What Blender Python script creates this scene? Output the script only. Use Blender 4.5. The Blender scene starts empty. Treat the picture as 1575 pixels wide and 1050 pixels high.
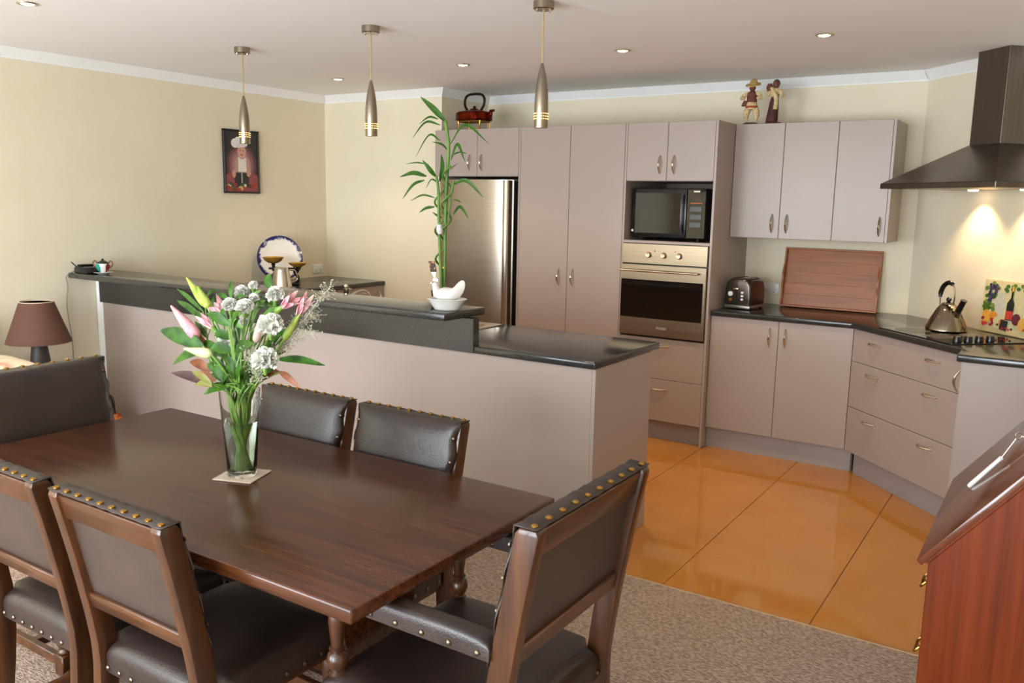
import bpy, bmesh, math, random
from mathutils import Vector, Matrix
random.seed(7)
S = bpy.context.scene
COL = S.collection
PI = math.pi

# ------------------------------------------------------------------ camera
F_PX, PITCH, ROLL, YAW, HC = 1306.7148, 9.3758, 1.099, 32.9134, 1.5709
_y, _p, _r = map(math.radians, (YAW, PITCH, ROLL))
FW = Vector((-math.sin(_y) * math.cos(_p), math.cos(_y) * math.cos(_p), -math.sin(_p)))
_rt = Vector((math.cos(_y), math.sin(_y), 0)); _up = _rt.cross(FW)
RT = _rt * math.cos(_r) + _up * math.sin(_r)
UP = -_rt * math.sin(_r) + _up * math.cos(_r)
CAM = Vector((0, 0, HC))
cam_data = bpy.data.cameras.new('camera'); cam = bpy.data.objects.new('camera', cam_data)
cam_data.sensor_fit = 'HORIZONTAL'; cam_data.sensor_width = 36.0
cam_data.lens = F_PX / 1575.0 * 36.0
cam_data.clip_start = 0.02; cam_data.clip_end = 100
cam.matrix_world = Matrix.Translation(CAM) @ Matrix((RT, UP, -FW)).transposed().to_4x4()
COL.objects.link(cam); S.camera = cam

def at(px, py, X=None, Y=None, Z=None, c=None):
    """photo pixel -> point on the plane X=, Y=, Z= or x+y=c"""
    d = FW + RT * ((px - 787.5) / F_PX) - UP * ((py - 525) / F_PX)
    if X is not None: t = X / d.x
    elif Y is not None: t = Y / d.y
    elif Z is not None: t = (Z - HC) / d.z
    else: t = c / (d.x + d.y)
    return CAM + d * t

# ------------------------------------------------------------------ world, exposure, large lights
S.view_settings.view_transform = 'Standard'; S.view_settings.look = 'None'
S.view_settings.gamma = 1.0; S.view_settings.use_curve_mapping = False
S.view_settings.exposure = 0.28
W = bpy.data.worlds.new('world'); S.world = W; W.use_nodes = True
W.node_tree.nodes['Background'].inputs[0].default_value = (0.75, 0.87, 1.0, 1)
W.node_tree.nodes['Background'].inputs[1].default_value = 1.0

def light(name, kind, loc, energy, color, target=None, parent=None, **kw):
    d = bpy.data.lights.new(name, kind); d.energy = energy; d.color = color
    for k, v in kw.items(): setattr(d, k, v)
    o = bpy.data.objects.new(name, d); COL.objects.link(o); o.location = loc
    if target is not None:
        o.rotation_euler = (Vector(target) - Vector(loc)).to_track_quat('-Z', 'Y').to_euler()
    if parent is not None:
        o.parent = parent; o.location = Vector(loc) - parent.location
    return o
DAY = (0.82, 0.92, 1.0); WARM = (1.0, 0.76, 0.48)
# daylight entering by the two glazed doors in the wall behind the photographer
light('window_rear_far_offscreen', 'AREA', (-3.6, -2.36, 1.15), 170, DAY, (-3.6, 2, 1.1), shape='RECTANGLE', size=1.9, size_y=2.0)
light('window_rear_near_offscreen', 'AREA', (-1.2, -2.36, 1.15), 170, DAY, (-1.2, 2, 1.1), shape='RECTANGLE', size=1.9, size_y=2.0)

# ------------------------------------------------------------------ materials
def lin(c):
    return tuple(((v / 255) / 12.92 if v / 255 <= 0.04045 else ((v / 255 + 0.055) / 1.055) ** 2.4) for v in c) + (1,)
MATS = {}
def mat(name, rgb, rough=0.5, metal=0.0, rgb2=None, scale=(8, 8, 8), detail=3, bump=0.0, bump_scale=None, spec=0.5,
        coat=0.0, emit=None, glass=None, contrast=(0.35, 0.65), rough2=None, wave=None, sheen=0.0):
    if name in MATS: return MATS[name]
    m = bpy.data.materials.new(name); m.use_nodes = True
    nt = m.node_tree; N = nt.nodes; L = nt.links; b = N['Principled BSDF']
    b.inputs['Base Color'].default_value = lin(rgb); b.inputs['Roughness'].default_value = rough
    b.inputs['Metallic'].default_value = metal; b.inputs['Specular IOR Level'].default_value = spec
    b.inputs['Coat Weight'].default_value = coat; b.inputs['Coat Roughness'].default_value = 0.12
    if glass:
        b.inputs['Transmission Weight'].default_value = 1.0; b.inputs['IOR'].default_value = glass
    if emit:
        b.inputs['Emission Color'].default_value = lin(emit[0]); b.inputs['Emission Strength'].default_value = emit[1]
    if rgb2 is not None or bump:
        tc = N.new('ShaderNodeTexCoord'); mp = N.new('ShaderNodeMapping'); mp.inputs['Scale'].default_value = scale
        L.new(tc.outputs['Object'], mp.inputs['Vector'])
        if wave:
            t = N.new('ShaderNodeTexWave'); t.wave_type = 'BANDS'; t.bands_direction = wave[0]
            t.inputs['Scale'].default_value = wave[1]; t.inputs['Distortion'].default_value = wave[2]
            t.inputs['Detail'].default_value = detail; t.inputs['Detail Scale'].default_value = 1.5; out = t.outputs['Fac']
        else:
            t = N.new('ShaderNodeTexNoise'); t.inputs['Scale'].default_value = 1.0; t.inputs['Detail'].default_value = detail
            t.inputs['Roughness'].default_value = 0.6; out = t.outputs['Fac']
        L.new(mp.outputs['Vector'], t.inputs['Vector'])
        if rgb2 is not None:
            r = N.new('ShaderNodeValToRGB'); e = r.color_ramp.elements
            e[0].position, e[1].position = contrast; e[0].color = lin(rgb); e[1].color = lin(rgb2)
            L.new(out, r.inputs['Fac']); L.new(r.outputs['Color'], b.inputs['Base Color'])
        if rough2 is not None:
            mr = N.new('ShaderNodeMapRange'); mr.inputs['To Min'].default_value = rough; mr.inputs['To Max'].default_value = rough2
            L.new(out, mr.inputs['Value']); L.new(mr.outputs['Result'], b.inputs['Roughness'])
        if bump:
            bp = N.new('ShaderNodeBump'); bp.inputs['Strength'].default_value = bump; bp.inputs['Distance'].default_value = 0.01
            if bump_scale:
                n2 = N.new('ShaderNodeTexNoise'); n2.inputs['Scale'].default_value = bump_scale; n2.inputs['Detail'].default_value = 3
                L.new(tc.outputs['Object'], n2.inputs['Vector']); L.new(n2.outputs['Fac'], bp.inputs['Height'])
            else: L.new(out, bp.inputs['Height'])
            L.new(bp.outputs['Normal'], b.inputs['Normal'])
    MATS[name] = m
    return m

M_WALL = mat('wall_paint', (225, 213, 187), 0.75, rgb2=(228, 217, 192), scale=(3, 3, 3), bump=0.03, bump_scale=160)
M_WALLK = M_WALL
M_CEIL = mat('ceiling_paint', (248, 247, 247), 0.85, rgb2=(250, 249, 249), scale=(2, 2, 2), bump=0.02, bump_scale=120)
M_CORN = mat('cornice_paint', (246, 246, 246), 0.6, rgb2=(244, 244, 244), scale=(4, 4, 4))
M_LAM = mat('mocha_laminate', (165, 149, 140), 0.33, rgb2=(167, 151, 142), scale=(2, 2, 2), spec=0.45)
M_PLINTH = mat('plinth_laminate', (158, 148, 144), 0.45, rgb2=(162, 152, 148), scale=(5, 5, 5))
M_CARC = mat('carcass_board', (150, 134, 122), 0.5, rgb2=(154, 138, 126), scale=(6, 6, 6))
M_TOP = mat('charcoal_worktop', (42, 41, 40), 0.15, rgb2=(104, 100, 94), scale=(260, 260, 260), detail=1, contrast=(0.60, 0.76), spec=0.55)
M_TILE = mat('polished_tan_tile', (188, 122, 52), 0.07, rgb2=(196, 132, 62), scale=(2.5, 2.5, 2.5), detail=5, spec=0.6)
M_GROUT = mat('grout', (118, 84, 50), 0.8, rgb2=(126, 92, 58), scale=(30, 30, 30))
M_CARPET = mat('loop_carpet', (140, 116, 99), 0.95, rgb2=(196, 172, 154), scale=(70, 170, 70), detail=4, bump=0.9, contrast=(0.38, 0.62), spec=0.1)
M_STEEL = mat('brushed_steel', (176, 164, 150), 0.3, 1.0, rgb2=(186, 174, 160), scale=(2, 2, 140), rough2=0.36)
M_STEELH = mat('brushed_steel_horizontal', (152, 134, 110), 0.28, 1.0, rgb2=(162, 144, 120), scale=(2, 2, 160), rough2=0.34)
M_HOOD = mat('hood_steel', (112, 103, 96), 0.34, 1.0, rgb2=(120, 111, 103), scale=(90, 90, 2), rough2=0.4)
M_CHROME = mat('satin_nickel', (214, 204, 188), 0.16, 1.0, rgb2=(206, 196, 180), scale=(20, 20, 20))
M_NICKEL = mat('pendant_nickel', (160, 148, 130), 0.24, 1.0, rgb2=(148, 137, 120), scale=(3, 3, 200))
M_BLACK = mat('black_plastic', (16, 15, 15), 0.25, rgb2=(20, 19, 19), scale=(10, 10, 10))
M_BLKGLASS = mat('black_glass', (9, 8, 8), 0.04, rgb2=(12, 10, 9), scale=(4, 4, 4), spec=0.8)
M_OVENGLASS = mat('smoked_oven_glass', (20, 14, 10), 0.05, rgb2=(24, 17, 12), scale=(4, 4, 4), spec=0.4)
M_WHITE = mat('white_plastic', (236, 234, 228), 0.35, rgb2=(232, 230, 224), scale=(10, 10, 10))
M_CERAM = mat('white_ceramic', (222, 218, 212), 0.2, rgb2=(214, 210, 206), scale=(20, 20, 20), coat=0.2)
M_GLOW = mat('halogen_glow', (255, 226, 170), 0.4, emit=((255, 222, 165), 14))
M_GLOWS = mat('lamp_slot_glow', (255, 200, 120), 0.4, emit=((255, 190, 110), 3))
M_OAK = mat('dark_oak', (44, 20, 8), 0.24, rgb2=(88, 46, 22), scale=(3, 60, 60), detail=6, bump=0.025, contrast=(0.3, 0.75), spec=0.5, coat=0.08)
M_CHAIRW = mat('chair_oak', (42, 21, 9), 0.32, rgb2=(92, 52, 24), scale=(26, 26, 2.4), detail=5, bump=0.08, contrast=(0.3, 0.75), coat=0.2)
M_CHAIRR = mat('chair_rail_oak', (46, 23, 10), 0.32, rgb2=(96, 55, 26), scale=(2.4, 26, 26), detail=5, bump=0.08, contrast=(0.3, 0.75), coat=0.2)
M_LEATH = mat('brown_leather', (32, 22, 19), 0.3, rgb2=(46, 33, 29), scale=(7, 7, 7), detail=6, bump=0.12, bump_scale=220, spec=0.6, rough2=0.42)
M_LEATHB = mat('back_leather', (56, 43, 37), 0.45, rgb2=(68, 54, 47), scale=(5, 5, 5), detail=5, bump=0.1, bump_scale=220)
M_BRASS = mat('aged_brass', (186, 142, 72), 0.28, 1.0, rgb2=(158, 116, 56), scale=(60, 60, 60))
M_STUD = mat('dull_steel_stud', (118, 104, 88), 0.36, 1.0, rgb2=(92, 80, 68), scale=(60, 60, 60))
M_MAHOG = mat('mahogany', (78, 26, 2), 0.36, rgb2=(116, 46, 8), scale=(34, 34, 1.1), detail=5, contrast=(0.3, 0.72), bump=0.03, spec=0.22)
M_MAHLID = mat('mahogany_lid', (74, 34, 18), 0.2, rgb2=(104, 50, 28), scale=(20, 1.2, 20), detail=5, contrast=(0.3, 0.72), coat=0.5)
M_TRAY = mat('pine_tray', (136, 72, 30), 0.4, rgb2=(168, 98, 46), scale=(2, 30, 30), detail=5, contrast=(0.3, 0.7), coat=0.1)
M_IRON = mat('cast_iron', (14, 13, 13), 0.4, rgb2=(24, 22, 22), scale=(40, 40, 40), bump=0.1)
M_COPPER = mat('old_copper', (128, 42, 22), 0.3, 1.0, rgb2=(84, 26, 16), scale=(18, 18, 18), detail=4, bump=0.1)
M_LEAF = mat('bamboo_leaf', (30, 66, 10), 0.42, rgb2=(54, 94, 22), scale=(20, 20, 20), detail=2, spec=0.22)
M_STALK = mat('bamboo_stalk', (64, 100, 30), 0.4, rgb2=(96, 130, 48), scale=(12, 12, 12), detail=2)
M_FLEAF = mat('glossy_leaf', (28, 60, 8), 0.42, rgb2=(58, 100, 20), scale=(25, 25, 25), detail=2, spec=0.25)
M_LIME = mat('lime_bud', (126, 154, 44), 0.45, rgb2=(164, 178, 84), scale=(30, 30, 30))
M_STEM = mat('flower_stem', (80, 120, 42), 0.4, rgb2=(120, 150, 60), scale=(30, 30, 30))
M_PETAL = mat('white_petal', (222, 220, 212), 0.7, rgb2=(206, 206, 196), scale=(50, 50, 50))
M_PINK = mat('pink_petal', (204, 128, 142), 0.55, rgb2=(222, 178, 180), scale=(30, 30, 30), detail=2)
M_RUST = mat('rust_leaf', (106, 54, 24), 0.5, rgb2=(138, 78, 40), scale=(30, 30, 30))
M_PLUM = mat('plum_leaf', (44, 20, 22), 0.28, rgb2=(70, 40, 40), scale=(30, 30, 30))
M_SPRAY = mat('dry_spray', (158, 154, 132), 0.7, rgb2=(184, 180, 160), scale=(60, 60, 60))
M_GLASS = mat('clear_glass', (250, 252, 250), 0.01, glass=1.45)
M_WATER = mat('vase_water', (240, 248, 232), 0.0, glass=1.33)
M_SHADE = mat('brown_lampshade', (84, 53, 40), 0.8, rgb2=(90, 58, 44), scale=(3, 3, 200), bump=0.05)
M_LINEN = mat('cream_fabric', (226, 206, 180), 0.9, rgb2=(214, 190, 164), scale=(9, 9, 9), bump=0.1, bump_scale=200)
M_RED = mat('red_enamel', (150, 30, 34), 0.3, rgb2=(130, 24, 30), scale=(20, 20, 20))
M_TEAL = mat('teal_enamel', (40, 150, 132), 0.3, rgb2=(30, 130, 112), scale=(20, 20, 20))
M_DKGREEN = mat('dark_green_enamel', (34, 44, 34), 0.3, rgb2=(24, 34, 28), scale=(20, 20, 20))
M_BAG = mat('floral_bag', (128, 34, 16), 0.6, rgb2=(206, 120, 40), scale=(26, 26, 26), detail=3, contrast=(0.45, 0.6))
M_TOAST = mat('toaster_metal', (92, 82, 78), 0.22, 0.9, rgb2=(98, 88, 84), scale=(10, 10, 10))
M_KETTLE = mat('kettle_steel', (158, 146, 128), 0.1, 1.0, rgb2=(152, 140, 122), scale=(10, 10, 10))
M_WOODBASE = mat('figure_base_wood', (74, 30, 14), 0.4, rgb2=(98, 44, 22), scale=(30, 30, 30))
M_STRAW = mat('straw', (196, 164, 100), 0.8, rgb2=(170, 136, 76), scale=(60, 60, 60))
M_CREAM = mat('cream_cloth', (222, 200, 154), 0.8, rgb2=(186, 158, 108), scale=(60, 60, 60))
M_MAROON = mat('maroon_cloth', (58, 18, 24), 0.7, rgb2=(88, 34, 34), scale=(50, 50, 50))
M_VEST = mat('brown_cloth', (92, 48, 40), 0.8, rgb2=(112, 62, 50), scale=(50, 50, 50))
M_SKIN = mat('carved_face', (92, 48, 36), 0.6, rgb2=(110, 60, 46), scale=(50, 50, 50))
M_SASH = mat('red_sash', (176, 76, 40), 0.8, rgb2=(150, 58, 32), scale=(50, 50, 50))

# ------------------------------------------------------------------ geometry helpers
class MB:
    def __init__(self): self.v = []; self.f = []; self.m = []
    def add(self, vs, fs, mi=0, fn=None):
        n = len(self.v)
        self.v += [tuple(fn(p)) if fn else tuple(p) for p in vs]
        self.f += [tuple(i + n for i in f) for f in fs]; self.m += [mi] * len(fs)
        return self
    def box(self, x0, x1, y0, y1, z0, z1, mi=0, fn=None):
        vs = [(x, y, z) for z in (z0, z1) for y in (y0, y1) for x in (x0, x1)]
        return self.add(vs, [(0, 2, 3, 1), (4, 5, 7, 6), (0, 1, 5, 4), (2, 6, 7, 3), (0, 4, 6, 2), (1, 3, 7, 5)], mi, fn)
    def prism(self, poly, a, b, axis='z', mi=0, fn=None):
        n = len(poly)
        def P(p, t): return {'z': (p[0], p[1], t), 'y': (p[0], t, p[1]), 'x': (t, p[0], p[1])}[axis]
        vs = [P(p, a) for p in poly] + [P(p, b) for p in poly]
        fs = [tuple(range(n))[::-1], tuple(range(n, 2 * n))] + [(i, (i + 1) % n, n + (i + 1) % n, n + i) for i in range(n)]
        return self.add(vs, fs, mi, fn)
    def lathe(self, prof, n=24, c=(0, 0, 0), mi=0, fn=None):
        vs = []; fs = []
        for r, z in prof:
            for i in range(n):
                a = 2 * PI * i / n; vs.append((c[0] + r * math.cos(a), c[1] + r * math.sin(a), c[2] + z))
        for k in range(len(prof) - 1):
            for i in range(n):
                j = (i + 1) % n; fs.append((k * n + i, k * n + j, (k + 1) * n + j, (k + 1) * n + i))
        if prof[0][0] > 1e-5: fs.append(tuple(range(n))[::-1])
        if prof[-1][0] > 1e-5: fs.append(tuple(range((len(prof) - 1) * n, len(prof) * n)))
        return self.add(vs, fs, mi, fn)
    def tube(self, path, rad, n=8, mi=0, fn=None, flat=1.0):
        P = [Vector(p) for p in path]; R = rad if isinstance(rad, (list, tuple)) else [rad] * len(P)
        vs = []; fs = []; ref = None
        for k, p in enumerate(P):
            t = (P[min(k + 1, len(P) - 1)] - P[max(k - 1, 0)]).normalized()
            if ref is None: ref = Vector((0, 0, 1)) if abs(t.z) < 0.9 else Vector((1, 0, 0))
            a = (ref - t * ref.dot(t)).normalized(); b = t.cross(a); ref = a
            for i in range(n):
                q = 2 * PI * i / n; vs.append(p + (a * math.cos(q) * flat + b * math.sin(q)) * R[k])
        for k in range(len(P) - 1):
            for i in range(n):
                j = (i + 1) % n; fs.append((k * n + i, k * n + j, (k + 1) * n + j, (k + 1) * n + i))
        fs.append(tuple(range(n))[::-1]); fs.append(tuple(range((len(P) - 1) * n, len(P) * n)))
        return self.add(vs, fs, mi, fn)
    def ball(self, c, r, n=12, sc=(1, 1, 1), mi=0, fn=None):
        m = max(4, n // 2)
        vs = [(c[0], c[1], c[2] - r * sc[2])]; fs = []
        for k in range(1, m):
            t = PI * k / m - PI / 2
            for i in range(n):
                a = 2 * PI * i / n
                vs.append((c[0] + r * sc[0] * math.cos(t) * math.cos(a), c[1] + r * sc[1] * math.cos(t) * math.sin(a), c[2] + r * sc[2] * math.sin(t)))
        vs.append((c[0], c[1], c[2] + r * sc[2])); L = len(vs) - 1
        for i in range(n):
            j = (i + 1) % n; fs.append((0, 1 + j, 1 + i)); fs.append((L, 1 + (m - 2) * n + i, 1 + (m - 2) * n + j))
            for k in range(m - 2): fs.append((1 + k * n + i, 1 + k * n + j, 1 + (k + 1) * n + j, 1 + (k + 1) * n + i))
        return self.add(vs, fs, mi, fn)
    def pillow(self, x0, x1, y0, y1, z0, ze, zt, n=14, pw=0.35, mi=0, fn=None, ex=6):
        """upholstered block: base z0, welt height ze, crown zt"""
        vs = []; fs = []
        for j in range(n + 1):
            for i in range(n + 1):
                u = math.sin((i / n - .5) * PI); v = math.sin((j / n - .5) * PI)
                h = (max(0, 1 - abs(u) ** ex) * max(0, 1 - abs(v) ** ex)) ** pw
                vs.append(((x0 + x1) / 2 + u * (x1 - x0) / 2, (y0 + y1) / 2 + v * (y1 - y0) / 2, ze + (zt - ze) * h))
        for j in range(n):
            for i in range(n):
                a = j * (n + 1) + i; fs.append((a, a + 1, a + n + 2, a + n + 1))
        ring = [i for i in range(n + 1)] + [k * (n + 1) + n for k in range(1, n + 1)] + [n * (n + 1) + i for i in range(n - 1, -1, -1)] + [k * (n + 1) for k in range(n - 1, 0, -1)]
        b = len(vs)
        for i in ring: vs.append((vs[i][0], vs[i][1], z0))
        m = len(ring)
        for i in range(m): fs.append((ring[(i + 1) % m], ring[i], b + i, b + (i + 1) % m))
        fs.append(tuple(range(b, b + m))[::-1])
        return self.add(vs, fs, mi, fn)
    def mesh(self, name, mats, bevel=0, seg=1, smooth=35, off=None):
        me = bpy.data.meshes.new(name)
        vs = self.v if off is None else [(p[0] - off[0], p[1] - off[1], p[2] - off[2]) for p in self.v]
        me.from_pydata(vs, [], self.f)
        for m in (mats if isinstance(mats, (list, tuple)) else [mats]): me.materials.append(m)
        for p, mi in zip(me.polygons, self.m): p.material_index = mi
        bm = bmesh.new(); bm.from_mesh(me)
        bmesh.ops.recalc_face_normals(bm, faces=bm.faces)
        if bevel:
            es = [e for e in bm.edges if len(e.link_faces) == 2 and e.calc_face_angle(0) > 0.5]
            bmesh.ops.bevel(bm, geom=es, offset=bevel, segments=seg, affect='EDGES', profile=0.5, clamp_overlap=True)
        bm.to_mesh(me); bm.free()
        if smooth:
            for p in me.polygons: p.use_smooth = True
            me.set_sharp_from_angle(angle=math.radians(smooth))
        return me
    def build(self, name, mats, parent=None, bevel=0, seg=1, smooth=35):
        """vertices are world coordinates; the parent (an unrotated Empty) is subtracted"""
        me = self.mesh(name, mats, bevel, seg, smooth, parent_world(parent) if parent else None)
        return place(name, me, parent)
def parent_world(o):
    p = Vector(o.location)
    while o.parent: o = o.parent; p += o.location
    return p
def place(name, me, parent=None, loc=(0, 0, 0), rot=(0, 0, 0), scale=(1, 1, 1)):
    o = bpy.data.objects.new(name, me); COL.objects.link(o); o.parent = parent
    o.location = loc; o.rotation_euler = rot; o.scale = scale
    return o
def tag(o, label, cat, group=None):
    o['label'] = label; o['category'] = cat
    if group: o['group'] = group
    return o
def struct(o): o['kind'] = 'structure'; return o
def thing(name, label, cat, loc=(0, 0, 0), rz=0, group=None):
    o = bpy.data.objects.new(name, None); COL.objects.link(o); o.empty_display_size = 0.05
    o.location = loc; o.rotation_euler = (0, 0, rz)
    return tag(o, label, cat, group)
def lerp(a, b, t): return a + (b - a) * t
def bez(pts, n=8):
    """smooth curve through 3 or more points (Catmull-Rom)"""
    P = [Vector(p) for p in pts]; P = [P[0] * 2 - P[1]] + P + [P[-1] * 2 - P[-2]]; out = []
    for k in range(1, len(P) - 2):
        for i in range(n):
            t = i / n
            out.append(0.5 * ((2 * P[k]) + (P[k + 1] - P[k - 1]) * t + (2 * P[k - 1] - 5 * P[k] + 4 * P[k + 1] - P[k + 2]) * t * t + (3 * P[k] - P[k - 1] - 3 * P[k + 1] + P[k + 2]) * t ** 3))
    out.append(P[-2]); return out

# ------------------------------------------------------------------ room
XL, YB, XN, YK, XD, XR, YE, H = -5.314, 5.263, -4.08, 5.873, -0.812, 0.28, 4.781, 2.4
YREAR = -2.4; YT = 3.1515
# floors
fb = struct(MB().box(XL, XR, YT, YK, -0.05, -0.004).build('floor', M_GROUT, smooth=0))
gx, gy, ts = -1.2725, 3.6045, 0.5975
for i in range(-7, 4):
    for j in range(-1, 5):
        x0 = max(gx + i * ts + .0015, XL); x1 = min(gx + (i + 1) * ts - .0015, XR)
        y0 = max(gy + j * ts + .0015, YT + .001); y1 = min(gy + (j + 1) * ts - .0015, YK)
        if x1 - x0 < .03 or y1 - y0 < .03: continue
        MB().box(x0, x1, y0, y1, -0.004, 0).build('tile', M_TILE, fb, bevel=0.0012, smooth=0)
struct(MB().box(XL, XR, YREAR, YT - .001, -0.05, 0.004).build('floor_carpet', M_CARPET, smooth=0))
MB().box(XL + .01, XR - .01, YT - .006, YT + .004, 0.0, 0.006).build('floor_trim', mat('brass_trim', (196, 166, 128), 0.35, 0.6, rgb2=(186, 156, 118), scale=(9, 9, 9)), bpy.data.objects['floor_carpet'], bevel=.002)
struct(MB().box(XL - .1, XR + .1, YREAR - .1, YK + .1, H, H + .1).build('ceiling', M_CEIL, smooth=0))
struct(MB().box(XL - .1, XL, YREAR - .1, YK + .1, 0, H).build('wall_left', M_WALL, smooth=0))
struct(MB().box(XL, XN, YB, YK + .1, 0, H).build('wall_back_left', M_WALL, smooth=0))
struct(MB().box(XN, XD, YK, YK + .1, 0, H).build('wall_back', M_WALLK, smooth=0))
struct(MB().prism([(XD, YK), (XR, YE), (XR + .1, YE), (XR + .1, YK + .1), (XD, YK + .1)], 0, H).build('wall_diagonal', M_WALLK, smooth=0))
struct(MB().box(XR, XR + .1, YREAR - .1, YE, 0, H).build('wall_right', M_WALL, smooth=0))
wr = MB()
for a, b in ((XL, -4.55), (-2.65, -2.15), (-0.25, XR)): wr.box(a, b, YREAR - .1, YREAR, 0, H)
wr.box(-4.55, -2.65, YREAR - .1, YREAR, 2.15, H).box(-2.15, -.25, YREAR - .1, YREAR, 2.15, H)
struct(wr.build('wall_rear', M_WALL, smooth=0))
for k, (a, b) in enumerate(((-4.55, -2.65), (-2.15, -.25))):
    w = struct(MB().box(a, b, YREAR - .08, YREAR - .072, .05, 2.1).build('window_%d' % (k + 1), M_GLASS, smooth=0))
    fr = MB()
    for q in (a, (a + b) / 2 - .03, b - .06): fr.box(q, q + .06, YREAR - .1, YREAR - .04, 0, 2.15)
    fr.box(a, b, YREAR - .1, YREAR - .04, 0, .06).box(a, b, YREAR - .1, YREAR - .04, 2.09, 2.15)
    fr.build('window_frame', M_WHITE, w, bevel=.003)
# coved cornice, one length per wall, mitred
loop = [(XL, YREAR), (XL, YB), (XN, YB), (XN, YK), (XD, YK), (XR, YE), (XR, YREAR)]
def miter(d):
    out = []; n = len(loop)
    for i in range(n):
        a, b, c = Vector(loop[i - 1]), Vector(loop[i]), Vector(loop[(i + 1) % n])
        d1 = (b - a).normalized(); d2 = (c - b).normalized()
        n1 = Vector((d1.y, -d1.x)); n2 = Vector((d2.y, -d2.x)); m = (n1 + n2).normalized()
        out.append(b + m * (d / max(.2, m.dot(n1))))
    return out
cz = .058
prof = [(0, cz), (.004, cz)] + [(cz * (1 - math.cos(a)) * .86 + .006, cz * (1 - math.sin(a)) * .86 + .004) for a in [i * PI / 16 for i in range(0, 9)]] + [(cz, .003), (cz, 0)]
offs = [miter(d) for d, h in prof]
for i in range(len(loop)):
    j = (i + 1) % len(loop); b = MB()
    vs = [(offs[k][e].x, offs[k][e].y, H - prof[k][1] - .0005) for e in (i, j) for k in range(len(prof))]
    n = len(prof)
    b.add(vs, [(k, k + 1, n + k + 1, n + k) for k in range(n - 1)] + [(n - 1, 0, n, 2 * n - 1), tuple(range(n))[::-1], tuple(range(n, 2 * n))])
    struct(b.build('trim_%d' % (i + 1), M_CORN, smooth=30))
struct(MB().box(XL, XL + .014, YREAR, 3.1, 0.004, .09).build('baseboard_left', M_CORN, bevel=.003))

# ------------------------------------------------------------------ handles
def handle_mesh(L=.115, out=.028):
    b = MB(); pts = []; rad = []
    for i in range(13):
        t = i / 12; pts.append((0, -out * math.sin(PI * t) ** .8 - .002, (t - .5) * L)); rad.append(.0032 + .0032 * math.sin(PI * t))
    b.tube(pts, rad, 8)
    b.lathe([(.0055, 0), (.0055, .004), (.003, .006)], 10, fn=lambda p: (p[0], -p[2], p[1] - L / 2 + .004))
    b.lathe([(.0055, 0), (.0055, .004), (.003, .006)], 10, fn=lambda p: (p[0], -p[2], p[1] + L / 2 - .004))
    return b.mesh('handle', M_CHROME)
HM = handle_mesh()
def handle(parent, p, rz=0, horiz=False):
    """p world position on the door front"""
    loc = Vector(p) - parent_world(parent)
    return place('handle', HM, parent, loc, (0, PI / 2 if horiz else 0, rz))
G = .0015
def door(root, x0, x1, yf, z0, z1, name='door'):
    return MB().box(x0 + G, x1 - G, yf, yf + .018, z0 + G, z1 - G).build(name, M_LAM, root, bevel=.0015)

# ------------------------------------------------------------------ tall units
YF, ZT, ZD = 5.179, 2.086, .138
xt, xt1, xt2, xt3 = -1.870, -2.489, -2.908, -3.325
PT = .016
# cabinet above fridge
r = thing('overhead_cabinet', 'two-door mocha cabinet mounted directly above the refrigerator', 'cabinet', ((XN + xt3) / 2, YF, 1.745))
MB().box(XN + .002, xt3 - .001, YF + .02, YK - .002, 1.745, ZT).build('body', M_CARC, r)
xs_ = -3.687
d1 = door(r, XN + .002, xs_, YF, 1.745, ZT); handle(d1, (-3.752, YF, 1.845))
d2 = door(r, xs_, xt3 - .001, YF, 1.745, ZT); handle(d2, (-3.646, YF, 1.845))
# pantry
r = thing('pantry_cabinet', 'tall mocha pantry cabinet with two full-height doors next to the refrigerator', 'cabinet', ((xt3 + xt1) / 2, YF, 0))
MB().box(xt3, xt3 + PT, YF, YK - .002, 0, ZT).build('side_panel', M_LAM, r, bevel=.001)
MB().box(xt3 + PT, xt1 - PT / 2, YF + .02, YK - .002, ZD, ZT).build('body', M_CARC, r)
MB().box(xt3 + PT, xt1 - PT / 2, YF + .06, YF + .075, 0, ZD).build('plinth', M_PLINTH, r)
d1 = door(r, xt3 + PT, xt2, YF, ZD, ZT); handle(d1, (-2.972, YF, 1.055))
d2 = door(r, xt2, xt1 - PT / 2, YF, ZD, ZT); handle(d2, (-2.862, YF, 1.055))
# oven tower
zn, zo, zob, zdr = 1.716, 1.332, .709, .422
r = thing('oven_tower', 'tall mocha oven tower cabinet with open microwave niche and drawers below', 'cabinet', ((xt1 + xt) / 2, YF, 0))
xa, xb = xt1 + PT / 2, xt - PT
MB().box(xt1 - PT / 2 + .001, xa, YF, YK - .002, 0, ZT).build('side_panel', M_LAM, r, bevel=.001)
MB().box(xb, xt, YF, YK - .002, 0, ZT).build('side_panel', M_LAM, r, bevel=.001)
MB().box(xa, xb, YK - .02, YK - .004, ZD, ZT).build('back_panel', M_CARC, r)
MB().box(xa, xb, YF + .02, YK - .02, zn, ZT - .002).build('upper_body', M_CARC, r)
MB().box(xa, xb, YF + .001, YK - .02, zo - .017, zo).build('shelf', M_LAM, r, bevel=.001)
MB().box(xa, xb, YF + .02, YK - .02, ZD, zob - .018).build('lower_body', M_CARC, r)
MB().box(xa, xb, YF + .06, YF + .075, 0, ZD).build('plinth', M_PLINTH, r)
xm_ = -2.199
d1 = door(r, xa, xm_, YF, zn, ZT); handle(d1, (-2.246, YF, 1.82))
d2 = door(r, xm_, xb, YF, zn, ZT); handle(d2, (-2.150, YF, 1.82))
d = door(r, xa, xb, YF, zdr, zob - .014, 'drawer'); handle(d, (-2.18, YF, .648), horiz=True)
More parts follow.
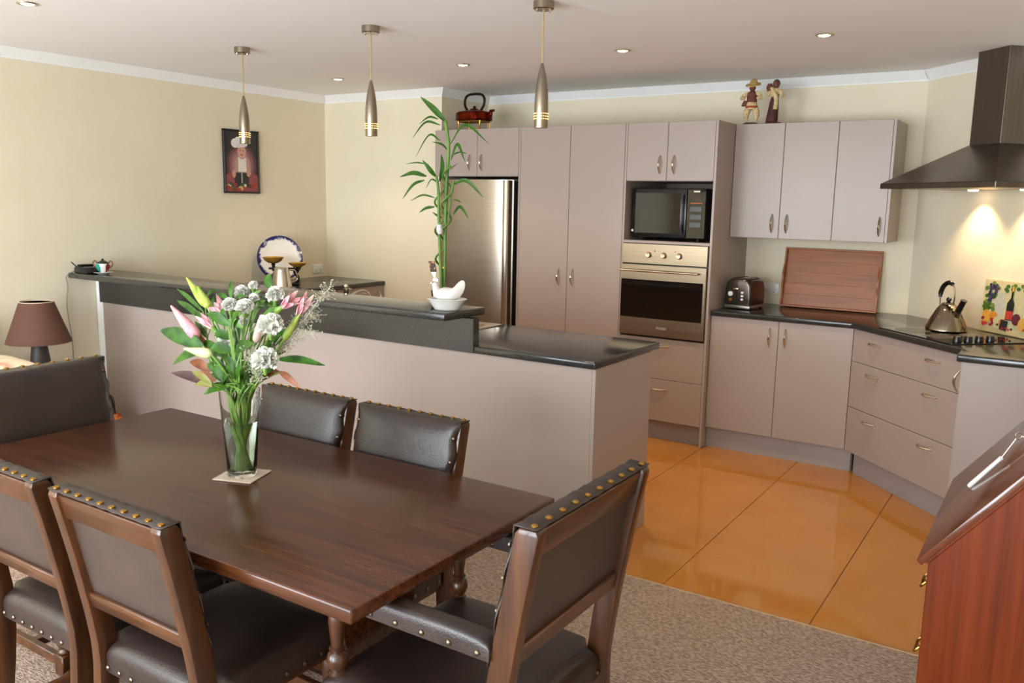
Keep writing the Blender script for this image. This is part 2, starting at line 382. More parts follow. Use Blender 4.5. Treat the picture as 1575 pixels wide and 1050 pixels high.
d = door(r, xa, xb, YF, ZD, zdr, 'drawer'); handle(d, (-2.187, YF, .357), horiz=True)
# oven
r = thing('built_in_oven', 'stainless built-in electric oven with smoked glass door under the microwave', 'oven', ((xa + xb) / 2, YF, zob))
MB().box(xa + .003, xb - .003, YF + .004, YK - .1, zob, zo - .018).build('body', M_BLACK, r)
yo = YF - .018
MB().box(xa + .003, xb - .003, yo, YF + .004, 1.183, zo - .02).build('control_panel', M_STEELH, r, bevel=.002)
dr = MB().box(xa + .003, xb - .003, yo - .004, YF + .004, zob, 1.176).build('door', M_STEELH, r, bevel=.002)
MB().box(xa + .005, xb - .02, yo - .006, yo - .003, .825, 1.078).build('door_glass', M_OVENGLASS, dr)
hb = MB().tube([(xa + .012, yo - .040, 1.138), (xb - .05, yo - .040, 1.138)], .008, 12)
for q in (xa + .03, xb - .07): hb.tube([(q, yo - .040, 1.138), (q, yo - .002, 1.138)], .006, 8)
hb.build('handle', M_CHROME, dr)
MB().box(-2.212, -2.142, yo - .0065, yo - .003, .757, .772).build('badge', mat('badge_silver', (206, 196, 176), .35, .8, rgb2=(196, 186, 166), scale=(40, 40, 40)), dr)
for q in (-2.287, -2.182, -2.075):
    k = MB().lathe([(.0, .026), (.014, .026), (.0165, .022), (.0175, .004), (.021, .0), (.021, -.001)], 20, fn=lambda p: (q + p[0], yo - p[2], 1.241 + p[1])).build('knob', M_CHROME, r)
    MB().box(q - .0015, q + .0015, yo - .0275, yo - .0255, 1.243, 1.256).build('pointer', M_BLACK, k)
for q, c in ((-2.247, M_BLACK), (-2.105, M_RED)):
    MB().lathe([(0, .002), (.004, .002), (.004, 0)], 10, fn=lambda p: (q + p[0], yo - p[2], 1.268 + p[1])).build('indicator', c, r)
# microwave
r = thing('microwave_oven', 'black microwave oven standing in the niche above the oven', 'microwave', (-2.21, 5.25, zo))
x0, x1, y0, z0, z1 = -2.462, -1.945, 5.235, zo + .018, 1.672
MB().box(x0, x1, y0 + .02, 5.62, z0, z1).build('body', M_BLACK, r, bevel=.004)
dr = MB().box(x0, -2.075, y0, y0 + .02, z0 + .004, z1 - .002).build('door', M_BLACK, r, bevel=.006, seg=2)
MB().box(x0 + .03, -2.115, y0 - .0015, y0 + .001, z0 + .03, z1 - .03).build('door_window', M_OVENGLASS, dr, bevel=.001)
MB().tube(bez([(-2.092, y0 + .002, z0 + .04), (-2.092, y0 - .022, z0 + .09), (-2.092, y0 - .022, z1 - .09), (-2.092, y0 + .002, z1 - .04)]), .006, 8).build('handle', M_BLKGLASS, dr)
cp = MB().box(-2.073, x1, y0, y0 + .02, z0 + .004, z1 - .002).build('control_panel', M_BLKGLASS, r, bevel=.004)
MB().box(-2.045, -1.975, y0 - .0015, y0, 1.60, 1.64).build('display', mat('display_glass', (44, 24, 14), .1, rgb2=(52, 30, 18), scale=(30, 30, 30)), cp)
MB().box(-2.050, -1.972, y0 - .0015, y0, 1.577, 1.582).build('orange_strip', mat('orange_print', (196, 92, 40), .5, rgb2=(186, 84, 36), scale=(30, 30, 30)), cp)
MB().box(-2.028, -1.988, y0 - .0015, y0, 1.650, 1.656).build('maker_plate', M_CHROME, cp)
for k in range(3): MB().box(-2.050, -1.972, y0 - .0025, y0, 1.525 - k * .05, 1.558 - k * .05).build('button', mat('button_grey', (30, 24, 22), .3, rgb2=(36, 30, 26), scale=(20, 20, 20)), cp, bevel=.001)
MB().lathe([(0, .003), (.007, .003), (.008, 0)], 12, fn=lambda p: (-2.447 + p[0], y0 - p[2], z0 + .045 + p[1])).build('sticker', M_WHITE, dr)
for q in (x0 + .06, x1 - .06):
    for yy in (y0 + .05, 5.57): MB().lathe([(.012, 0), (.014, .019)], 10, (q, yy, zo)).build('foot', M_BLACK, r)

# refrigerator
r = thing('refrigerator', 'brushed stainless refrigerator in the alcove beside the pantry', 'refrigerator', (-3.73, 5.16, 0))
fx0, fx1, fy = -4.055, -3.385, 5.165
MB().box(fx0 + .01, fx1 - .01, fy + .06, 5.82, .02, 1.715).build('body', mat('fridge_side', (74, 70, 66), .4, .4, rgb2=(80, 76, 72), scale=(8, 8, 8)), r, bevel=.004)
def fdoor(z0, z1):
    poly = [(fx0, fy + .055)] + [(lerp(fx0, fx1, t), fy + .05 - .05 * (1 - abs(2 * t - 1) ** 4)) for t in [i / 24 for i in range(25)]] + [(fx1, fy + .055)]
    return MB().prism(poly, z0, z1).build('door', M_STEEL, r, smooth=25)
for z0, z1 in ((.06, .66), (.668, 1.722)):
    d = fdoor(z0, z1)
    MB().prism([(fx1 - .062, fy + .03), (fx1 - .060, fy - .002), (fx1 - .048, fy - .016), (fx1 - .030, fy - .020), (fx1 - .014, fy - .012), (fx1 - .008, fy + .002), (fx1 - .006, fy + .04)], z0 + .004, z1 - .004).build('edge_handle', M_CHROME, d, smooth=50)
MB().box(fx0 + .02, fx1 - .02, fy + .07, fy + .12, 0.0, .058).build('kick_grille', M_BLACK, r)

# ------------------------------------------------------------------ wall cabinets
YW, zwb, xw1, xw2, xw = 5.494, 1.366, -1.553, -1.2285, -.9075
r = thing('wall_cabinet', 'double-door mocha wall cabinet beside the oven tower', 'cabinet', ((xt + xw2) / 2, YW, zwb), group=None)
MB().box(xt + .001, xw2 - .0005, YW + .02, YK - .002, zwb, ZT).build('body', M_CARC, r)
d = door(r, xt + .001, xw1, YW, zwb, ZT); handle(d, (-1.598, YW, 1.462))
d = door(r, xw1, xw2, YW, zwb, ZT); handle(d, (-1.506, YW, 1.462))
r = thing('wall_cabinet', 'single-door mocha wall cabinet next to the range hood', 'cabinet', ((xw2 + xw) / 2, YW, zwb))
MB().box(xw2 + .0005, xw - PT, YW + .02, YK - .002, zwb, ZT).build('body', M_CARC, r)
MB().box(xw - PT, xw, YW, YK - .002, zwb, ZT).build('side_panel', M_LAM, r, bevel=.001)
d = door(r, xw2, xw - PT, YW, zwb, ZT); handle(d, (-.957, YW, 1.462))

# ------------------------------------------------------------------ base run, diagonal drawers, end cabinet
YC, ZC, xc, d2 = 5.211, .9075, -1.0056, .6266
ZU = ZC - .035
r = thing('base_cabinet', 'two-door mocha base cabinet below the wooden tray', 'cabinet', ((xt + xc) / 2, YC + .02, 0))
MB().box(xt + .001, xc - .002, YC + .04, YK - .004, ZD, ZU).build('body', M_CARC, r)
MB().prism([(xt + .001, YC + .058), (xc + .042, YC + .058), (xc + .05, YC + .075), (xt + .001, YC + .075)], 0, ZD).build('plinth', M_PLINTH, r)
xm = -1.4347
d = door(r, xt + .002, xm, YC + .02, ZD, ZU); handle(d, (-1.486, YC + .02, .768))
d = door(r, xm, xc + .008, YC + .02, ZD, ZU); handle(d, (-1.390, YC + .02, .770))
s = math.sqrt(.5)
A0 = Vector((xc + .008, YC + .02)); LD = (.6266 - .002) / s
def diag(p):   # local: x along the drawer front, y inwards, z up -> world
    return (A0.x + s * p[0] + s * p[1], A0.y - s * p[0] + s * p[1], p[2])
r = thing('corner_drawer_unit', 'three-drawer mocha unit set diagonally under the cooktop', 'drawers', diag((LD / 2, 0, 0)))
MB().prism([diag((.004, .02, 0))[:2], diag((LD - .004, .02, 0))[:2], (0, 5.04), (-.80, 5.84), (xc + .002, YK - .01), (xc + .002, YC + .06)], ZD, ZU).build('body', M_CARC, r)
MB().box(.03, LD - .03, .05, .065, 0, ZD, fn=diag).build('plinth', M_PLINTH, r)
for z0, z1, zh in ((.681, ZU, .810), (.407, .681, .628), (ZD, .407, .355)):
    d = MB().box(G, LD - G, 0, .018, z0 + G, z1 - G, fn=diag).build('drawer', M_LAM, r, bevel=.0015)
    for t in (.205, .683):
        handle(d, diag((t, 0, zh)), -PI / 4, True)
xr0, yr = -.379, 4.393
r = thing('end_cabinet', 'mocha cabinet end panel beside the mahogany bureau', 'cabinet', ((xr0 + XR) / 2, yr + .02, 0))
MB().box(xr0 + .022, XR - .002, yr + .02, yr + .036, 0, ZU).build('end_panel', M_LAM, r, bevel=.001)
MB().prism([(xr0 + .042, yr + .037), (XR - .002, yr + .037), (XR - .002, YE - .05), (xr0 + .042, YE - .19)], ZD, ZU).build('body', M_CARC, r)
dz = MB().box(xr0 + .022, xr0 + .04, yr + .037, YC - d2 - .01, ZD, ZU - .002).build('door', M_LAM, r, bevel=.001)
handle(dz, (xr0 + .022, yr + .08, .765), -PI / 2)
wt = MB().prism([(xt + .001, YK - .001), (XD, YK - .001), (XR - .001, YE), (XR - .001, yr), (xr0, yr), (xr0, YC - d2), (xc, YC), (xt + .001, YC)], ZU, ZC)
tag(wt.build('kitchen_worktop', M_TOP, None, bevel=.008, seg=3), 'charcoal speckled worktop running round the hob corner', 'worktop')

# ------------------------------------------------------------------ peninsula with raised bar
xp, yp0, yp1, xpl = -1.616, 3.146, 3.826, -1.6225
r = thing('peninsula_cabinet', 'mocha-panelled peninsula carcass facing the dining table', 'cabinet', (-3.4, 3.166, 0))
MB().box(-5.235, xpl - .018, yp0 + .02, yp0 + .036, 0.004, ZU).build('front_panel', M_LAM, r, bevel=.001)
MB().box(xpl - .0175, xpl, yp0 + .02, 3.745, 0.002, ZU).build('end_panel', M_LAM, r, bevel=.001)
MB().box(XL + .004, -5.236, yp0 + .025, yp0 + .06, 0.004, 1.03).build('scribe_strip', M_CORN, r)
MB().box(-4.64, xpl - .018, yp0 + .037, 3.745, ZD, ZU).build('body', M_CARC, r)
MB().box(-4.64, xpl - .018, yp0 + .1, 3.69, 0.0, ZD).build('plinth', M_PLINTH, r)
for a, b in ((-4.62, -4.05), (-4.05, -3.48), (-3.48, -2.9), (-2.9, -2.3), (-2.3, -1.645)):
    d = MB().box(a + G, b - G, 3.745, 3.763, ZD, ZU - .002).build('door', M_LAM, r, bevel=.0015)
    handle(d, (b - .06, 3.763, .77), PI)
pw = MB().prism([(-2.2495, yp0 + .001), (xp, yp0 + .001), (xp, yp1), (XL + .003, yp1), (XL + .003, yp0 + .07), (-5.2355, yp0 + .07), (-5.2355, yp0 + .0495), (-2.2495, yp0 + .0495)], ZU, ZC)
tag(pw.build('peninsula_worktop', M_TOP, None, bevel=.008, seg=3), 'charcoal speckled worktop on the peninsula, below the raised bar', 'worktop')
r = thing('raised_bar', 'charcoal raised breakfast bar with upstand along the peninsula', 'bar', (-3.8, 3.15, ZC))
MB().box(XL + .004, -2.293, 2.987, 3.306, 1.035, 1.07).build('bar_top', M_TOP, r, bevel=.008, seg=3)
MB().box(-5.236, -2.250, yp0, yp0 + .048, ZC - .034, 1.0345).build('upstand', M_TOP, r, bevel=.002)

# sink and tap behind the bar
r = thing('kitchen_sink', 'stainless sink with drainer let into the peninsula worktop behind the bar', 'sink', (-3.0, 3.58, ZC))
sk = MB().box(-3.55, -2.52, 3.34, 3.375, ZC + .0005, ZC + .005).box(-3.55, -2.52, 3.755, 3.795, ZC + .0005, ZC + .005)
sk.box(-3.55, -3.51, 3.375, 3.755, ZC + .0005, ZC + .005).box(-2.99, -2.52, 3.375, 3.755, ZC + .0005, ZC + .004)
sk.build('rim', M_STEEL, r, bevel=.002)
MB().box(-3.51, -2.99, 3.375, 3.755, ZC + .0006, ZC + .0022).build('bowl', M_STEEL, r)
for k in range(9): MB().tube([(-2.93 + k * .043, 3.42, ZC + .005), (-2.93 + k * .043, 3.72, ZC + .005)], .004, 6).build('drainer_rib', M_STEEL, r)
tp = thing('mixer_tap', 'chrome mixer tap rising behind the raised bar', 'tap', (-3.30, 3.42, ZC + .005))
MB().lathe([(.026, 0), (.026, .01), (.019, .02), (.018, .12), (.021, .14), (.021, .165), (0, .175)], 16, (-3.30, 3.42, ZC + .005)).build('body', M_CHROME, tp)
MB().tube(bez([(-3.30, 3.42, 1.0), (-3.30, 3.47, 1.045), (-3.30, 3.56, 1.05), (-3.30, 3.60, 1.01)]), .011, 10).build('spout', M_CHROME, tp)
MB().tube([(-3.30, 3.42, 1.075), (-3.29, 3.405, 1.09), (-3.28, 3.385, 1.098)], [.011, .009, .009], 8).build('lever', M_CHROME, tp)

# left bench
r = thing('side_cabinet', 'mocha base cabinet along the cream wall behind the bar', 'cabinet', (-5.0, 4.5, 0))
MB().box(XL + .003, -4.69, 3.83, YB - .003, ZD, ZU).build('body', M_CARC, r)
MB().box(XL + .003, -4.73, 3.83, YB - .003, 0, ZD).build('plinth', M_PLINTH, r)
for a, b in ((3.83, 4.3), (4.3, 4.78), (4.78, YB - .003)):
    d = MB().box(-4.69, -4.672, a + G, b - G, ZD, ZU - .002).build('door', M_LAM, r, bevel=.0015)
    handle(d, (-4.672, b - .06, .77), PI / 2)
tag(MB().box(XL + .003, -4.652, 3.828, YB - .003, ZU, ZC).build('bench_worktop', M_TOP, None, bevel=.008, seg=3), 'charcoal bench top against the cream wall, carrying plate and scales', 'worktop')

# ------------------------------------------------------------------ range hood, cooktop
U = Vector((s, -s, 0)); NN = Vector((-s, -s, 0))
HCn = Vector((-.27, 5.331, 0))                                 # foot of the hood on the diagonal wall
def hood(p): v = HCn + U * p[0] + NN * p[1]; return (v.x, v.y, p[2])
r = thing('range_hood', 'pyramid-shaped stainless range hood with chimney on the diagonal wall', 'range hood', hood((0, 0, 1.68)))
hw, hd = .437, .503
MB().box(-hw, hw, .002, hd, 1.68, 1.708, fn=hood).build('canopy_rim', M_HOOD, r, bevel=.002)
cx0, cx1, cd = -.137, .082, .192
cv = MB(); b0 = [(-hw, .002), (hw, .002), (hw, hd), (-hw, hd)]; t0 = [(cx0 - .004, .002), (cx1 + .004, .002), (cx1 + .004, cd + .004), (cx0 - .004, cd + .004)]
cv.add([(x, y, 1.7085) for x, y in b0] + [(x, y, 1.913) for x, y in t0], [(3, 2, 1, 0), (4, 5, 6, 7)] + [(i, (i + 1) % 4, 4 + (i + 1) % 4, 4 + i) for i in range(4)], fn=hood)
cv.build('canopy', M_HOOD, r, bevel=.001)
MB().box(cx0, cx1, .002, cd, 1.9135, H - .001, fn=hood).build('chimney', M_HOOD, r, bevel=.001)
for q in (-.20, .20):
    MB().box(q - .17, q + .17, .17, hd - .04, 1.6785, 1.6799, fn=hood).build('filter', M_STEELH, r)
for q in (-.2, .17):
    MB().lathe([(0, -.006), (.024, -.006), (.028, 0)], 16, hood((q, .085, 1.68))).build('lamp_lens', M_GLOW, r)
    p = Vector(hood((q, .085, 1.668)))
    light('hood_lamp', 'SPOT', p, 16, (1, .70, .36), Vector(hood((q, .03, .9))), r, spot_size=math.radians(98), spot_blend=.8, shadow_soft_size=.015)
def hobp(p): return (-.482 + s * p[0] + s * p[1], 5.036 - s * p[0] + s * p[1], p[2])
r = thing('cooktop', 'black glass ceramic cooktop with four knobs in the diagonal corner', 'cooktop', hobp((0, 0, ZC)))
MB().box(-.29, .29, -.22, .25, ZC + .0005, ZC + .006, fn=hobp).build('glass_plate', M_BLKGLASS, r, bevel=.002)
for q in ((-.16, -.10, .09), (-.15, .12, .075), (.06, -.1, .075), (.07, .12, .09)):
    MB().lathe([(q[2] - .003, 0), (q[2], 0), (q[2], .0008), (q[2] - .003, .0008)], 32, hobp((q[0], q[1], ZC + .006))).build('cooking_zone', mat('zone_ring', (70, 66, 64), .3, rgb2=(76, 72, 70), scale=(20, 20, 20)), r)
for t in (-.135, -.07, -.005, .06):
    MB().lathe([(.021, 0), (.020, .012), (.017, .026), (.013, .028), (0, .028)], 18, hobp((.225, t, ZC + .006))).build('knob', M_BLACK, r)

# ------------------------------------------------------------------ things on the kitchen bench
kx, ky, kz = -.515, 5.20, ZC + .0062
r = thing('whistling_kettle', 'conical polished steel kettle with black arched handle on the cooktop', 'kettle', (kx, ky, kz))
MB().lathe([(.0, 0), (.098, 0), (.108, .006), (.107, .014), (.088, .06), (.060, .115), (.044, .138), (.036, .144), (0, .146)], 32, (kx, ky, kz)).build('body', M_KETTLE, r, smooth=50)
lid = MB().lathe([(.034, .144), (.030, .152), (.012, .157), (0, .158)], 24, (kx, ky, kz)).build('lid', M_KETTLE, r)
MB().ball((kx, ky, kz + .170), .014, 14).build('lid_knob', M_BLACK, lid)
hdl = U
def kp(a, h): return (kx + U.x * a, ky + U.y * a, kz + h)
MB().tube(bez([kp(-.070, .178), kp(-.066, .21), kp(-.045, .245), kp(-.012, .262), kp(.018, .255)]), [.010] * 4 + [.013] * 24 + [.011] * 5, 10).build('handle_grip', M_BLACK, r)
MB().tube(bez([kp(.016, .254), kp(.034, .236), kp(.042, .19), kp(.038, .145), kp(.052, .11)]), .004, 8).build('handle_wire', M_CHROME, r)
MB().tube(bez([kp(-.070, .180), kp(-.067, .15), kp(-.062, .11)]), .004, 8).build('handle_wire', M_CHROME, r)
sp = MB().tube([kp(.062, .085), kp(.085, .125), kp(.105, .160)], [.020, .015, .012], 12).build('spout', M_KETTLE, r)
MB().tube([kp(.078, .113), kp(.108, .165), kp(.114, .178)], [.017, .015, .017], 12).build('whistle', M_BLACK, sp)

# four-knob toaster
tx, ty = -1.735, 5.50
r = thing('toaster', 'dark metallic toaster with rounded top beside the oven tower', 'toaster', (tx, ty, ZC))
def tsec(w, h, n=10):
    return [(-w, 0)] + [(-w * math.cos(a) ** .55 if math.cos(a) > 0 else 0, h * .35 + h * .65 * math.sin(a) ** .6) for a in [i * PI / 2 / n for i in range(n + 1)]] + [(w * math.cos(a) ** .55 if a > 0.001 else w, h * .35 + h * .65 * math.sin(a) ** .6) for a in [(n - i) * PI / 2 / n for i in range(1, n + 1)]] + [(w, 0)]
def tl(p): # toaster local: x width, y depth rotated so its control end faces the room
    a = math.radians(-8); return (tx + p[0] * math.cos(a) - p[1] * math.sin(a), ty + p[0] * math.sin(a) + p[1] * math.cos(a), ZC + p[2])
MB().prism([(x, z + .022) for x, z in tsec(.088, .178)], -.13, .09, 'y', fn=tl).build('body', M_TOAST, r, bevel=.012, seg=3)
MB().box(-.090, .090, -.132, .092, .006, .030, fn=tl).build('base', mat('toaster_base', (150, 144, 138), .3, .8, rgb2=(156, 150, 144), scale=(20, 20, 20)), r, bevel=.008, seg=2)
for q in ((-.07, -.1), (.07, -.1), (-.07, .07), (.07, .07)):
    MB().lathe([(.010, 0), (.012, .008)], 10, tl((q[0], q[1], 0))).build('foot', M_BLACK, r)
for q in (-.033, .033): MB().box(q - .013, q + .013, -.10, .06, .1975, .2025, fn=tl).build('slot', M_BLACK, r)
MB().box(-.056, .056, -.112, .072, .1965, .2005, fn=tl).build('top_plate', M_CHROME, r, bevel=.002)
MB().box(-.010, .002, -.1335, -.129, .05, .15, fn=tl).build('lever_track', M_BLACK, r)
MB().box(-.022, .014, -.152, -.133, .128, .142, fn=tl).build('lever', M_CHROME, r, bevel=.004, seg=2)
MB().lathe([(.016, 0), (.016, .010), (.012, .013), (0, .013)], 16, fn=lambda p: tl((-.045 + p[0], -.130 - p[2], .100 + p[1]))).build('dial', M_WHITE, r)
MB().lathe([(.011, 0), (.011, .008), (0, .009)], 14, fn=lambda p: tl((-.045 + p[0], -.130 - p[2], .062 + p[1]))).build('dial', M_BRASS, r)
for k in range(3): MB().box(.026, .044, -.137, -.129, .060 + k * .022, .074 + k * .022, fn=tl).build('button', M_WHITE, r, bevel=.003)

# wooden tray leaning on wall
r = thing('wooden_tray', 'rectangular pine tray with cut-out handles leaning on the wall under the cabinets', 'tray', (-1.285, 5.79, ZC))
ta = math.radians(10); tw, th = .305, .395
def trp(p): # local x width, y out of tray (towards room), z height
    return (-1.285 + p[0], 5.800 + p[2] * math.sin(ta) - p[1] * math.cos(ta), ZC + .001 + p[2] * math.cos(ta) + p[1] * math.sin(ta) * .3)
for k in range(5):
    MB().box(-tw + .012, tw - .012, 0, .008, .012 + k * (th - .024) / 5 + .0002, .012 + (k + 1) * (th - .024) / 5 - .0002, fn=trp).build('board', M_TRAY, r, bevel=.0004)
MB().box(-tw, tw, 0, .036, 0, .012, fn=trp).build('rim', M_TRAY, r, bevel=.002)
MB().box(-tw, tw, 0, .036, th - .012, th, fn=trp).build('rim', M_TRAY, r, bevel=.002)
for sg in (-1, 1):
    pr_ = []
    N_ = 24
    for i in range(N_ + 1):
        z = .012 + (th - .024) * i / N_; t = abs(i / N_ - .5) * 2
        pr_.append((.036 + (.022 * max(0, math.cos((t) * PI / .9)) if t < .45 else 0), z))
    poly = [(0, .012)] + pr_ + [(0, th - .012)]
    xx = sg * tw
    b = MB().prism(poly, xx - .012 if sg > 0 else xx, xx if sg > 0 else xx + .012, 'x', fn=trp)
    b.build('handle_side', M_TRAY, r, bevel=.001)

# painted board on the diagonal wall
def quadmat(rgb): return mat('print_%d_%d_%d' % rgb, rgb, .45, rgb2=tuple(max(0, c - 14) for c in rgb), scale=(60, 60, 60))
class Print:
    def __init__(self, fn): self.fn = fn; self.b = MB(); self.mats = []; self.k = 0
    def mi(self, rgb):
        m = quadmat(rgb)
        if m not in self.mats: self.mats.append(m)
        return self.mats.index(m)
    def poly(self, pts, rgb):
        self.k += 1; h = .0004 + .00004 * self.k
        self.b.add([self.fn((x, z, h)) for x, z in pts], [tuple(range(len(pts)))], self.mi(rgb))
    def ell(self, x, z, rx, rz, rgb, n=14, rot=0):
        self.poly([(x + rx * math.cos(a) * math.cos(rot) - rz * math.sin(a) * math.sin(rot), z + rx * math.cos(a) * math.sin(rot) + rz * math.sin(a) * math.cos(rot)) for a in [2 * PI * i / n for i in range(n)]], rgb)
bw, bh = .40, .285
P0 = Vector((-.375, 5.393, ZC + .002))
def bp_(p): # x along wall, z height, h out of board
    l = math.radians(4); v = P0 + U * p[0] + NN * (p[2] * math.cos(l) - p[1] * math.sin(l)) ; return (v.x, v.y, P0.z + p[1] * math.cos(l))
r = thing('painted_board', 'glass board painted with grapes, wine bottle and fruit behind the cooktop', 'decorative board', bp_((bw / 2, 0, 0)))
b = MB(); b.add([bp_((x, z, h)) for h in (-.005, 0) for x, z in ((0, 0), (bw, 0), (bw, bh), (0, bh))], [(3, 2, 1, 0), (4, 5, 6, 7), (0, 1, 5, 4), (1, 2, 6, 5), (2, 3, 7, 6), (3, 0, 4, 7)])
b.build('board', quadmat((206, 190, 146)), r)
pr = Print(bp_)
pr.poly([(.015, .04), (bw - .015, .04), (bw - .015, bh - .012), (.02, bh - .012)], (196, 190, 150))
pr.poly([(.075, .10), (.165, .09), (.16, .225), (.075, .22)], (186, 184, 172))
for i in range(26): pr.ell(.02 + random.random() * .07, .10 + random.random() * .165, .012 + random.random() * .012, .010 + random.random() * .01, random.choice([(70, 104, 44), (92, 124, 56), (48, 84, 40), (120, 140, 70)]))
for i in range(24): pr.ell(.06 + random.random() * .30, .235 + random.random() * .035, .014, .010, random.choice([(70, 104, 44), (92, 124, 56), (110, 134, 66)]))
for i in range(22): pr.ell(.045 + random.random() * .055, .205 + random.random() * .055, .0085, .0085, random.choice([(62, 46, 84), (84, 62, 104), (46, 36, 66)]))
for i in range(10): pr.ell(.045 + random.random() * .022, .165 + random.random() * .05, .008, .008, random.choice([(62, 52, 94), (76, 66, 110)]))
pr.poly([(.182, .08), (.232, .08), (.232, .17), (.216, .20), (.216, .25), (.202, .25), (.202, .20), (.182, .17)], (34, 38, 34))
pr.poly([(.202, .235), (.216, .235), (.216, .262), (.202, .262)], (206, 160, 60))
pr.poly([(.183, .085), (.231, .085), (.231, .130), (.183, .130)], (186, 62, 54))
for x, z, a_, c_ in ((.05, .085, .034, (214, 160, 66)), (.10, .085, .03, (206, 140, 54)), (.135, .06, .032, (196, 188, 150)), (.17, .055, .026, (190, 120, 60)), (.26, .09, .03, (96, 40, 52)), (.31, .07, .034, (208, 160, 80)), (.35, .09, .03, (150, 60, 60))):
    pr.ell(x, z, a_, a_ * 1.05, c_, 18)
for i in range(14): pr.ell(.012 + random.random() * .09, .035 + random.random() * .04, .009, .008, random.choice([(176, 40, 44), (140, 36, 60), (196, 66, 60)]))
pr.poly([(.155, .025), (.205, .02), (.21, .075), (.16, .078)], (38, 46, 52))
for i in range(8): pr.ell(.11 + random.random() * .25, .03 + random.random() * .02, .008, .006, random.choice([(60, 40, 70), (176, 40, 44), (200, 200, 190)]))
pr.b.build('painted_scene', pr.mats, r, smooth=0)

# power outlets
def outlet(name, label, o, ux, nx):
    ux = Vector(ux); nx = Vector(nx); o = Vector(o)
    f = lambda p: tuple(o + ux * p[0] + nx * p[1] + Vector((0, 0, p[2])))
    r = thing(name, label, 'outlet', o)
    MB().box(-.058, .058, .0005, .009, -.037, .037, fn=f).build('plate', M_WHITE, r, bevel=.003, seg=2)
    for q in (-.028, .028):
        MB().box(q - .006, q + .006, .009, .012, .012, .026, fn=f).build('switch', M_WHITE, r, bevel=.001)
        for a in (-1, 1): MB().box(-.0015, .0015, .0088, .0094, -.006, .006, fn=lambda p: f((q + a * .008 + p[0] * .8 - a * p[2] * .5, p[1], p[2] - .008))).build('socket_slot', M_BLACK, r)
        MB().box(q - .0015, q + .0015, .0088, .0094, -.028, -.017, fn=f).build('socket_slot', M_BLACK, r)
outlet('power_outlet', 'white double power outlet between toaster and wooden tray', (-1.685, YK, 1.013), (1, 0, 0), (0, -1, 0))
outlet('power_outlet', 'white double power outlet on the cream wall near the room corner', (XL, 5.151, .975), (0, 1, 0), (1, 0, 0))

# ------------------------------------------------------------------ things on top of the cabinets
q = Vector((-3.845, 5.36, ZT))
r = thing('copper_kettle', 'antique copper kettle on a legged brass stand above the refrigerator', 'kettle', q)
hexa = [(-.125, -.06), (-.08, -.095), (.075, -.095), (.125, -.05), (.125, .05), (.075, .095), (-.08, .095), (-.125, .06)]
b = MB(); n = 8
rings = [(1.0, .074), (1.04, .084), (1.04, .128), (.98, .138), (.45, .152), (.28, .157)]
b.add([(q.x + x * k, q.y + y * k, q.z + z) for k, z in rings for x, y in hexa], [(i + n * m, (i + 1) % n + n * m, (i + 1) % n + n * (m + 1), i + n * (m + 1)) for m in range(len(rings) - 1) for i in range(n)] + [tuple(range(n))[::-1], tuple(range(n * 5, n * 6))])
b.build('body', M_COPPER, r, bevel=.003, smooth=18)
MB().lathe([(.034, .156), (.030, .163), (.012, .167), (.010, .172), (.013, .178), (.008, .184), (0, .185)], 16, q).build('lid', M_COPPER, r)
MB().tube(bez([(q.x - .062, q.y, q.z + .150), (q.x - .088, q.y, q.z + .19), (q.x - .085, q.y, q.z + .24), (q.x - .05, q.y, q.z + .268), (q.x + .05, q.y, q.z + .268), (q.x + .088, q.y, q.z + .24), (q.x + .085, q.y, q.z + .19), (q.x + .058, q.y, q.z + .150)]), .0095, 10).build('handle', mat('dark_bronze', (58, 34, 24), .35, .8, rgb2=(48, 28, 20), scale=(30, 30, 30)), r)
MB().tube(bez([(q.x + .118, q.y, q.z + .09), (q.x + .145, q.y, q.z + .115), (q.x + .152, q.y, q.z + .140), (q.x + .178, q.y, q.z + .146)]), [.022] * 6 + [.015] * 12 + [.010] * 7, 10).build('spout', M_COPPER, r)
st = MB().tube([(q.x - .10, q.y - .07, q.z + .068), (q.x + .10, q.y - .07, q.z + .068), (q.x + .10, q.y + .07, q.z + .068), (q.x - .10, q.y + .07, q.z + .068), (q.x - .10, q.y - .07, q.z + .068)], .0045, 6).build('stand_ring', M_BRASS, r)
for sx in (-1, 1):
    for sy in (-1, 1):
        MB().tube([(q.x + sx * .10, q.y + sy * .07, q.z + .072), (q.x + sx * .094, q.y + sy * .066, q.z + .035), (q.x + sx * .102, q.y + sy * .072, q.z + .002)], [.006, .005, .007], 8).build('stand_leg', M_BRASS, r)

q = Vector((-1.80, 5.57, ZT))
r = thing('carved_figurine', 'carved man figurine in straw hat and cream trousers on the wall cabinet', 'figurine', q)
V = lambda x, y, z: (q.x + x, q.y + y, q.z + z)
MB().lathe([(.052, 0), (.050, .008), (.034, .014), (0, .015)], 20, q).build('base', M_WOODBASE, r)
for sx in (-1, 1):
    MB().tube([V(sx * .030, -.004, .014), V(sx * .030, 0, .028), V(sx * .034, 0, .06), V(sx * .026, 0, .095), V(sx * .018, 0, .108)], [.006, .010, .020, .022, .018], 12).build('trouser_leg', M_CREAM, r)
MB().lathe([(.034, .095), (.038, .105), (.035, .125), (.030, .140), (.031, .155)], 16, q).build('tunic', M_CREAM, r)
MB().lathe([(.0375, .104), (.040, .108), (.038, .117), (.035, .118)], 16, q).build('sash', M_SASH, r)
MB().tube([V(0, 0, .140), V(0, 0, .17), V(0, 0, .200), V(0, 0, .212)], [.031, .034, .030, .014], 14).build('vest', M_VEST, r)
